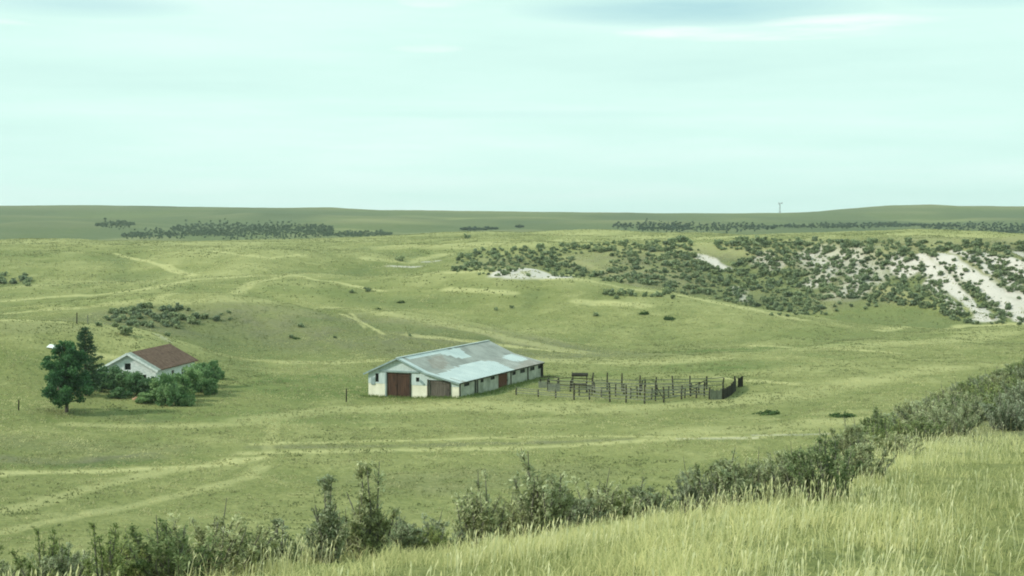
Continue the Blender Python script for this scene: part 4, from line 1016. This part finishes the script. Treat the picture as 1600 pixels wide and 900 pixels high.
# px, top row, width px, variant, distance factor, label
near = [(-20, 850, 90, 3, 1.02, 'low twiggy sagebrush cut by the left edge of the picture'),
 (60, 822, 80, 3, 1.02, 'sparse dark-stemmed sagebrush near the bottom left corner'),
 (150, 812, 100, 3, 1.0, 'open sagebrush with one long branch leaning right'),
 (205, 822, 90, 2, 1.04, 'low sagebrush filling the gap right of the leaning branch'),
 (262, 796, 120, 2, 1.0, 'broad leafy sagebrush at the bottom left'),
 (340, 784, 130, 5, 1.03, 'densest rounded sagebrush of the lower left cluster'),
 (385, 822, 70, 2, 1.05, 'small sagebrush at the right end of the lower left cluster'),
 (432, 812, 50, 4, 1.05, 'thin isolated sagebrush between the two left clusters'),
 (512, 742, 62, 4, 1.0, 'tall narrow pale sagebrush at the left of the middle row'),
 (545, 790, 60, 1, 1.03, 'short sagebrush between two tall narrow ones'),
 (577, 722, 62, 4, 1.0, 'tallest spiky sagebrush left of the middle row'),
 (622, 795, 60, 1, 1.03, 'short sagebrush just right of the tallest spiky one'),
 (672, 800, 85, 5, 1.02, 'low spreading sagebrush in the dip of the row'),
 (748, 732, 75, 1, 1.0, 'upright sagebrush right of the dip in the row'),
 (790, 768, 80, 5, 1.03, 'leafy sagebrush just left of the twin-spiked one'),
 (838, 698, 95, 1, 1.0, 'large twin-spiked sagebrush below the barn roof'),
 (885, 760, 80, 0, 1.02, 'sagebrush just right of the twin-spiked one'),
 (940, 735, 100, 5, 1.02, 'full rounded sagebrush below the left corral posts'),
 (1000, 745, 80, 0, 1.03, 'sagebrush below the middle of the corral'),
 (1045, 770, 70, 2, 1.01, 'low sagebrush below the right half of the corral'),
 (1088, 715, 90, 5, 1.04, 'sagebrush below the pale corral gate'),
 (1140, 695, 110, 0, 1.03, 'wide sagebrush with bare lower stems right of the corral'),
 (1190, 702, 90, 5, 1.05, 'rounded sagebrush under the first flat meadow shrub'),
 (1245, 694, 100, 0, 1.06, 'sagebrush between the two flat meadow shrubs'),
 (1300, 668, 125, 2, 1.0, 'largest dark sagebrush under the second flat meadow shrub'),
 (1352, 680, 90, 0, 1.06, 'sagebrush where the near row meets the right thicket'),
 (1400, 668, 80, 5, 1.10, 'sagebrush at the start of the right thicket')]
for px, top, wpx, v, fr, lb in near:
    r = float(lip_r(px)) * fr
    if px > 1060:
        gb = ground(px, {1088: 806, 1140: 798, 1190: 786, 1245: 776, 1300: 779, 1352: 752, 1400: 716}[px], 5, 60)
        if gb: r = math.hypot(gb[0], gb[1])
    x, y, z = at_r(px, r)
    zt = slope_at(px, top - 6) * r; h = max(.3, zt - z); o = variants[v] if not usedv[v] else dup(variants[v], (0, 0, 0), 0)
    usedv[v] = True; wd = wpx / F * r * (1.3 if px < 1060 else 1.08)
    nat = {0: .8, 1: .6, 2: .95, 3: .85, 4: .42, 5: 1.0}[v]
    o.location = (x, y, z - .03); o.rotation_euler = (0, 0, rp.uniform(0, 6.28)); o.scale = (wd / nat, wd / nat, h)
    tag(o, lb, 'sagebrush', 'sagebrush along the near grassy edge')
# low fill between the named ones, and the thicket on the right-hand knoll
cnt = 0; tries = 0
while cnt < 150 and tries < 6000:
    tries += 1
    px = rp.uniform(1330, 1760); r = rp.uniform(34, 88)
    lo = float(lip_r(px)) * 1.06 + 1.0
    if r < lo: continue
    if r > 45 and px < 1380 + (r - 45) * .2: continue
    x, y, z = at_r(px, r); v = rp.choice((0, 2, 5, 5, 2)); h = rp.uniform(.6, 1.15); wd = rp.uniform(1.0, 1.8)
    o = dup(variants[v], (x, y, z - .04), rp.uniform(0, 6.28), (wd, wd, h))
    tag(o, 'grey green sagebrush in the dense thicket covering the right-hand knoll', 'sagebrush', 'sagebrush thicket on the right-hand knoll')
    cnt += 1
for k in range(38):
    px = rp.uniform(430, 1380) if k > 12 else rp.uniform(-60, 430); r = float(lip_r(px)) * rp.uniform(1.0, 1.1); x, y, z = at_r(px, r); v = rp.choice((1, 0, 5, 2)); h = rp.uniform(.3, .68) * (r / 22 if r > 22 else .75)
    o = dup(variants[v], (x, y, z - .04), rp.uniform(0, 6.28), (h * 1.2, h * 1.2, h)); tag(o, 'small knee-high sagebrush tucked among the larger ones of the near row', 'sagebrush', 'small sagebrush of the near row')

# ------------------------------------------------------------------ grass
M_grass = leaf_mat('grass_blade', (.22, .25, .09), (.74, .70, .35), .5, .8, False)
M_straw = leaf_mat('straw_seed_stalk', (.66, .62, .30), (.88, .83, .52), .5, .8, False)
def blades(name, x, y, ln, wd, lean, tone, mat, head=False):
    n = len(x); z = hz(x, y) - .02; az = rng.uniform(0, 2 * np.pi, n); fx = rng.uniform(0, 2 * np.pi, n)
    wind = np.stack([np.cos(az) * lean + .10, np.sin(az) * lean, np.zeros(n)], 1)
    b = np.stack([x, y, z], 1); sd_ = np.stack([np.cos(fx), np.sin(fx) * .5, np.zeros(n)], 1) * wd[:, None] / 2
    up = np.array([0, 0, 1.])
    m1 = b + up * (ln * .5)[:, None] + wind * (ln * .25)[:, None]; tp = b + up * (ln * (.95 - .25 * lean))[:, None] + wind * (ln * .8)[:, None]
    if head:   # slim stalk that swells into a seed head
        h0 = m1 * .45 + tp * .55; h1 = m1 * .2 + tp * .8
        P = np.stack([b - sd_ * .4, b + sd_ * .4, h0 + sd_ * .35, h0 - sd_ * .35, h1 + sd_ * 1.2, h1 - sd_ * 1.2, tp], 1).reshape(-1, 3); k = 7
        i0 = np.arange(n)[:, None] * 7; q = np.concatenate([i0 + np.array([[0, 1, 2, 3]]), i0 + np.array([[3, 2, 4, 5]])]); tr_ = i0 + np.array([[5, 4, 6]])
    else:
        P = np.stack([b - sd_, b + sd_, m1 + sd_ * .75, m1 - sd_ * .75, tp], 1).reshape(-1, 3); k = 5
        i0 = np.arange(n)[:, None] * 5; q = i0 + np.array([[0, 1, 2, 3]]); tr_ = i0 + np.array([[3, 2, 4]])
    t_ = np.repeat(np.clip(tone, 0, 1), k)
    return link(name, mesh_np(name, P, [q, tr_], {'tone': np.stack([t_, t_, t_, np.ones_like(t_)], 1)}), mat)
def sector(n, r0, r1, a0, a1, pw=1.0):
    r = r0 + (r1 - r0) * rng.random(n) ** pw; a_ = rng.uniform(a0, a1, n); return r * np.sin(a_), r * np.cos(a_), r, a_
x, y, r, a_ = sector(420000, 5.5, 50, -.50, .62, 1.25)
lipr = pchip(cth, [q[1] for q in layers[1]], np.clip(a_, cth[0], cth[-1]))
ok = (r < lipr * 1.12 + 2) ; tuft = fbm(x * 1.6, y * 1.6, 51, 3); ok &= (rng.random(len(x)) < .62 + .7 * tuft)
x, y, r, tuft = x[ok], y[ok], r[ok], tuft[ok]; n = len(x)
dry = fbm(x / 2.4, y / 3.5, 61, 4)
blades_o = blades('grass', x, y, rng.uniform(.05, .18, n) * (.9 + 1.5 * tuft + .9 * dry), rng.uniform(.005, .011, n) * (1 + r / 60), rng.uniform(.1, 1.3, n), .46 + 1.0 * dry + .6 * tuft + rng.normal(size=n) * .25, M_grass)
tag(blades_o, 'tall green and yellow prairie grass in the foreground', 'grass', kind='stuff')
x, y, r, a_ = sector(70000, 6, 52, -.50, .62, 1.1)
lipr = pchip(cth, [q[1] for q in layers[1]], np.clip(a_, cth[0], cth[-1]))
ok = (r < lipr * 1.1 + 1.5) & (rng.random(len(x)) < .20 + 2.0 * fbm(x / 1.1, y / 1.5, 71, 4)); x, y, r = x[ok], y[ok], r[ok]; n = len(x)
tag(blades('straw_stalks', x, y, rng.uniform(.16, .42, n), rng.uniform(.008, .016, n), rng.uniform(.05, .45, n), rng.uniform(0, 1, n), M_straw, True), 'pale straw coloured seed stalks standing above the foreground grass', 'dry grass', kind='stuff')
# tussocks over the valley floor
def tussocks(n, r0, r1, per, w0, w1, h0, h1, sx, seed):
    x, y, r, a_ = sector(n, r0, r1, -.40, .40, .75); dens = fbm(x / sx, y / sx, seed, 3)
    k = rng.random(n) < .5 + .9 * dens; x, y = x[k], y[k]; tn = .36 + .5 * fbm(x / 14, y / 22, 91, 3) + .35 * fbm(x / 2.5, y / 2.5, 93, 2) + rng.normal(size=len(x)) * .11
    x = np.repeat(x, per) + rng.normal(size=len(x) * per) * w1; y = np.repeat(y, per) + rng.normal(size=len(y) * per) * w1; tn = np.repeat(tn, per) + rng.normal(size=len(x)) * .06
    ca, sa = math.cos(ALPHA), math.sin(ALPHA); tt = (x + 14.1) * ca - (y - 190) * sa; ss = (x + 14.1) * sa + (y - 190) * ca
    hc, hs_ = math.cos(HA), math.sin(HA); t2_ = (x + 48.3) * hc - (y - 192.7) * hs_; s2_ = (x + 48.3) * hs_ + (y - 192.7) * hc
    k = ~((tt > -4.4) & (tt < 8.5) & (ss > -.1) & (ss < 28)) & ~((t2_ > -3.7) & (t2_ < 3.7) & (s2_ > -.1) & (s2_ < 14.3)); x, y, tn = x[k], y[k], tn[k]; m = len(x)
    return x, y, rng.uniform(h0, h1, m), rng.uniform(w0, w1, m), rng.uniform(.2, 1.0, m), tn
A_ = tussocks(95000, 88, 340, 4, .09, .22, .10, .26, 3.5, 81); B_ = tussocks(70000, 340, 720, 3, .25, .5, .2, .42, 8, 83)
M_meadow = leaf_mat('meadow_blade', (.175, .20, .085), (.68, .64, .34), .48, .8, False)
tag(blades('meadow_grass', *[np.concatenate([p_, q_]) for p_, q_ in zip(A_, B_)], M_meadow), 'short tussocky grass over the valley floor and hills', 'grass', kind='stuff')
ca, sa = math.cos(ALPHA), math.sin(ALPHA)
# weeds along the barn's walls
n = 2600; s_ = rng.uniform(0, 30, n); off = np.abs(rng.normal(size=n)) * .8 + .12; fr_ = rng.random(n) < .35
tq = np.where(fr_, rng.uniform(-5, 9, n), 8.35 + off); sq = np.where(fr_, -.12 - off * .6, s_)
xw = -14.1 + tq * ca + sq * sa; yw = 190 - tq * sa + sq * ca
tag(blades('weeds', xw, yw, rng.uniform(.15, .5, n), rng.uniform(.04, .09, n), rng.uniform(.1, .8, n), rng.uniform(-.2, .5, n), leaf_mat('weed_blade', (.14, .21, .06), (.42, .44, .17), .4)), 'green weeds growing against the foot of the barn walls', 'weeds', kind='stuff')

# ------------------------------------------------------------------ haze
M_haze = bpy.data.materials.new('haze_air'); M_haze.use_nodes = True; t = M_haze.node_tree; t.nodes.clear()
ho = N(t, 'ShaderNodeOutputMaterial'); pv = N(t, 'ShaderNodeVolumePrincipled'); t.links.new(pv.outputs[0], ho.inputs['Volume'])
pv.inputs['Density'].default_value = .00010; pv.inputs['Color'].default_value = (.93, 1.0, .98, 1); pv.inputs['Anisotropy'].default_value = .3
mb = MB(); mb.box(-3650, 3650, -3650, 3650, -130, 45)
HAZE = True
if HAZE: tag(mb.build('haze', M_haze), kind='stuff', label='thin pale air that fades the far hills')
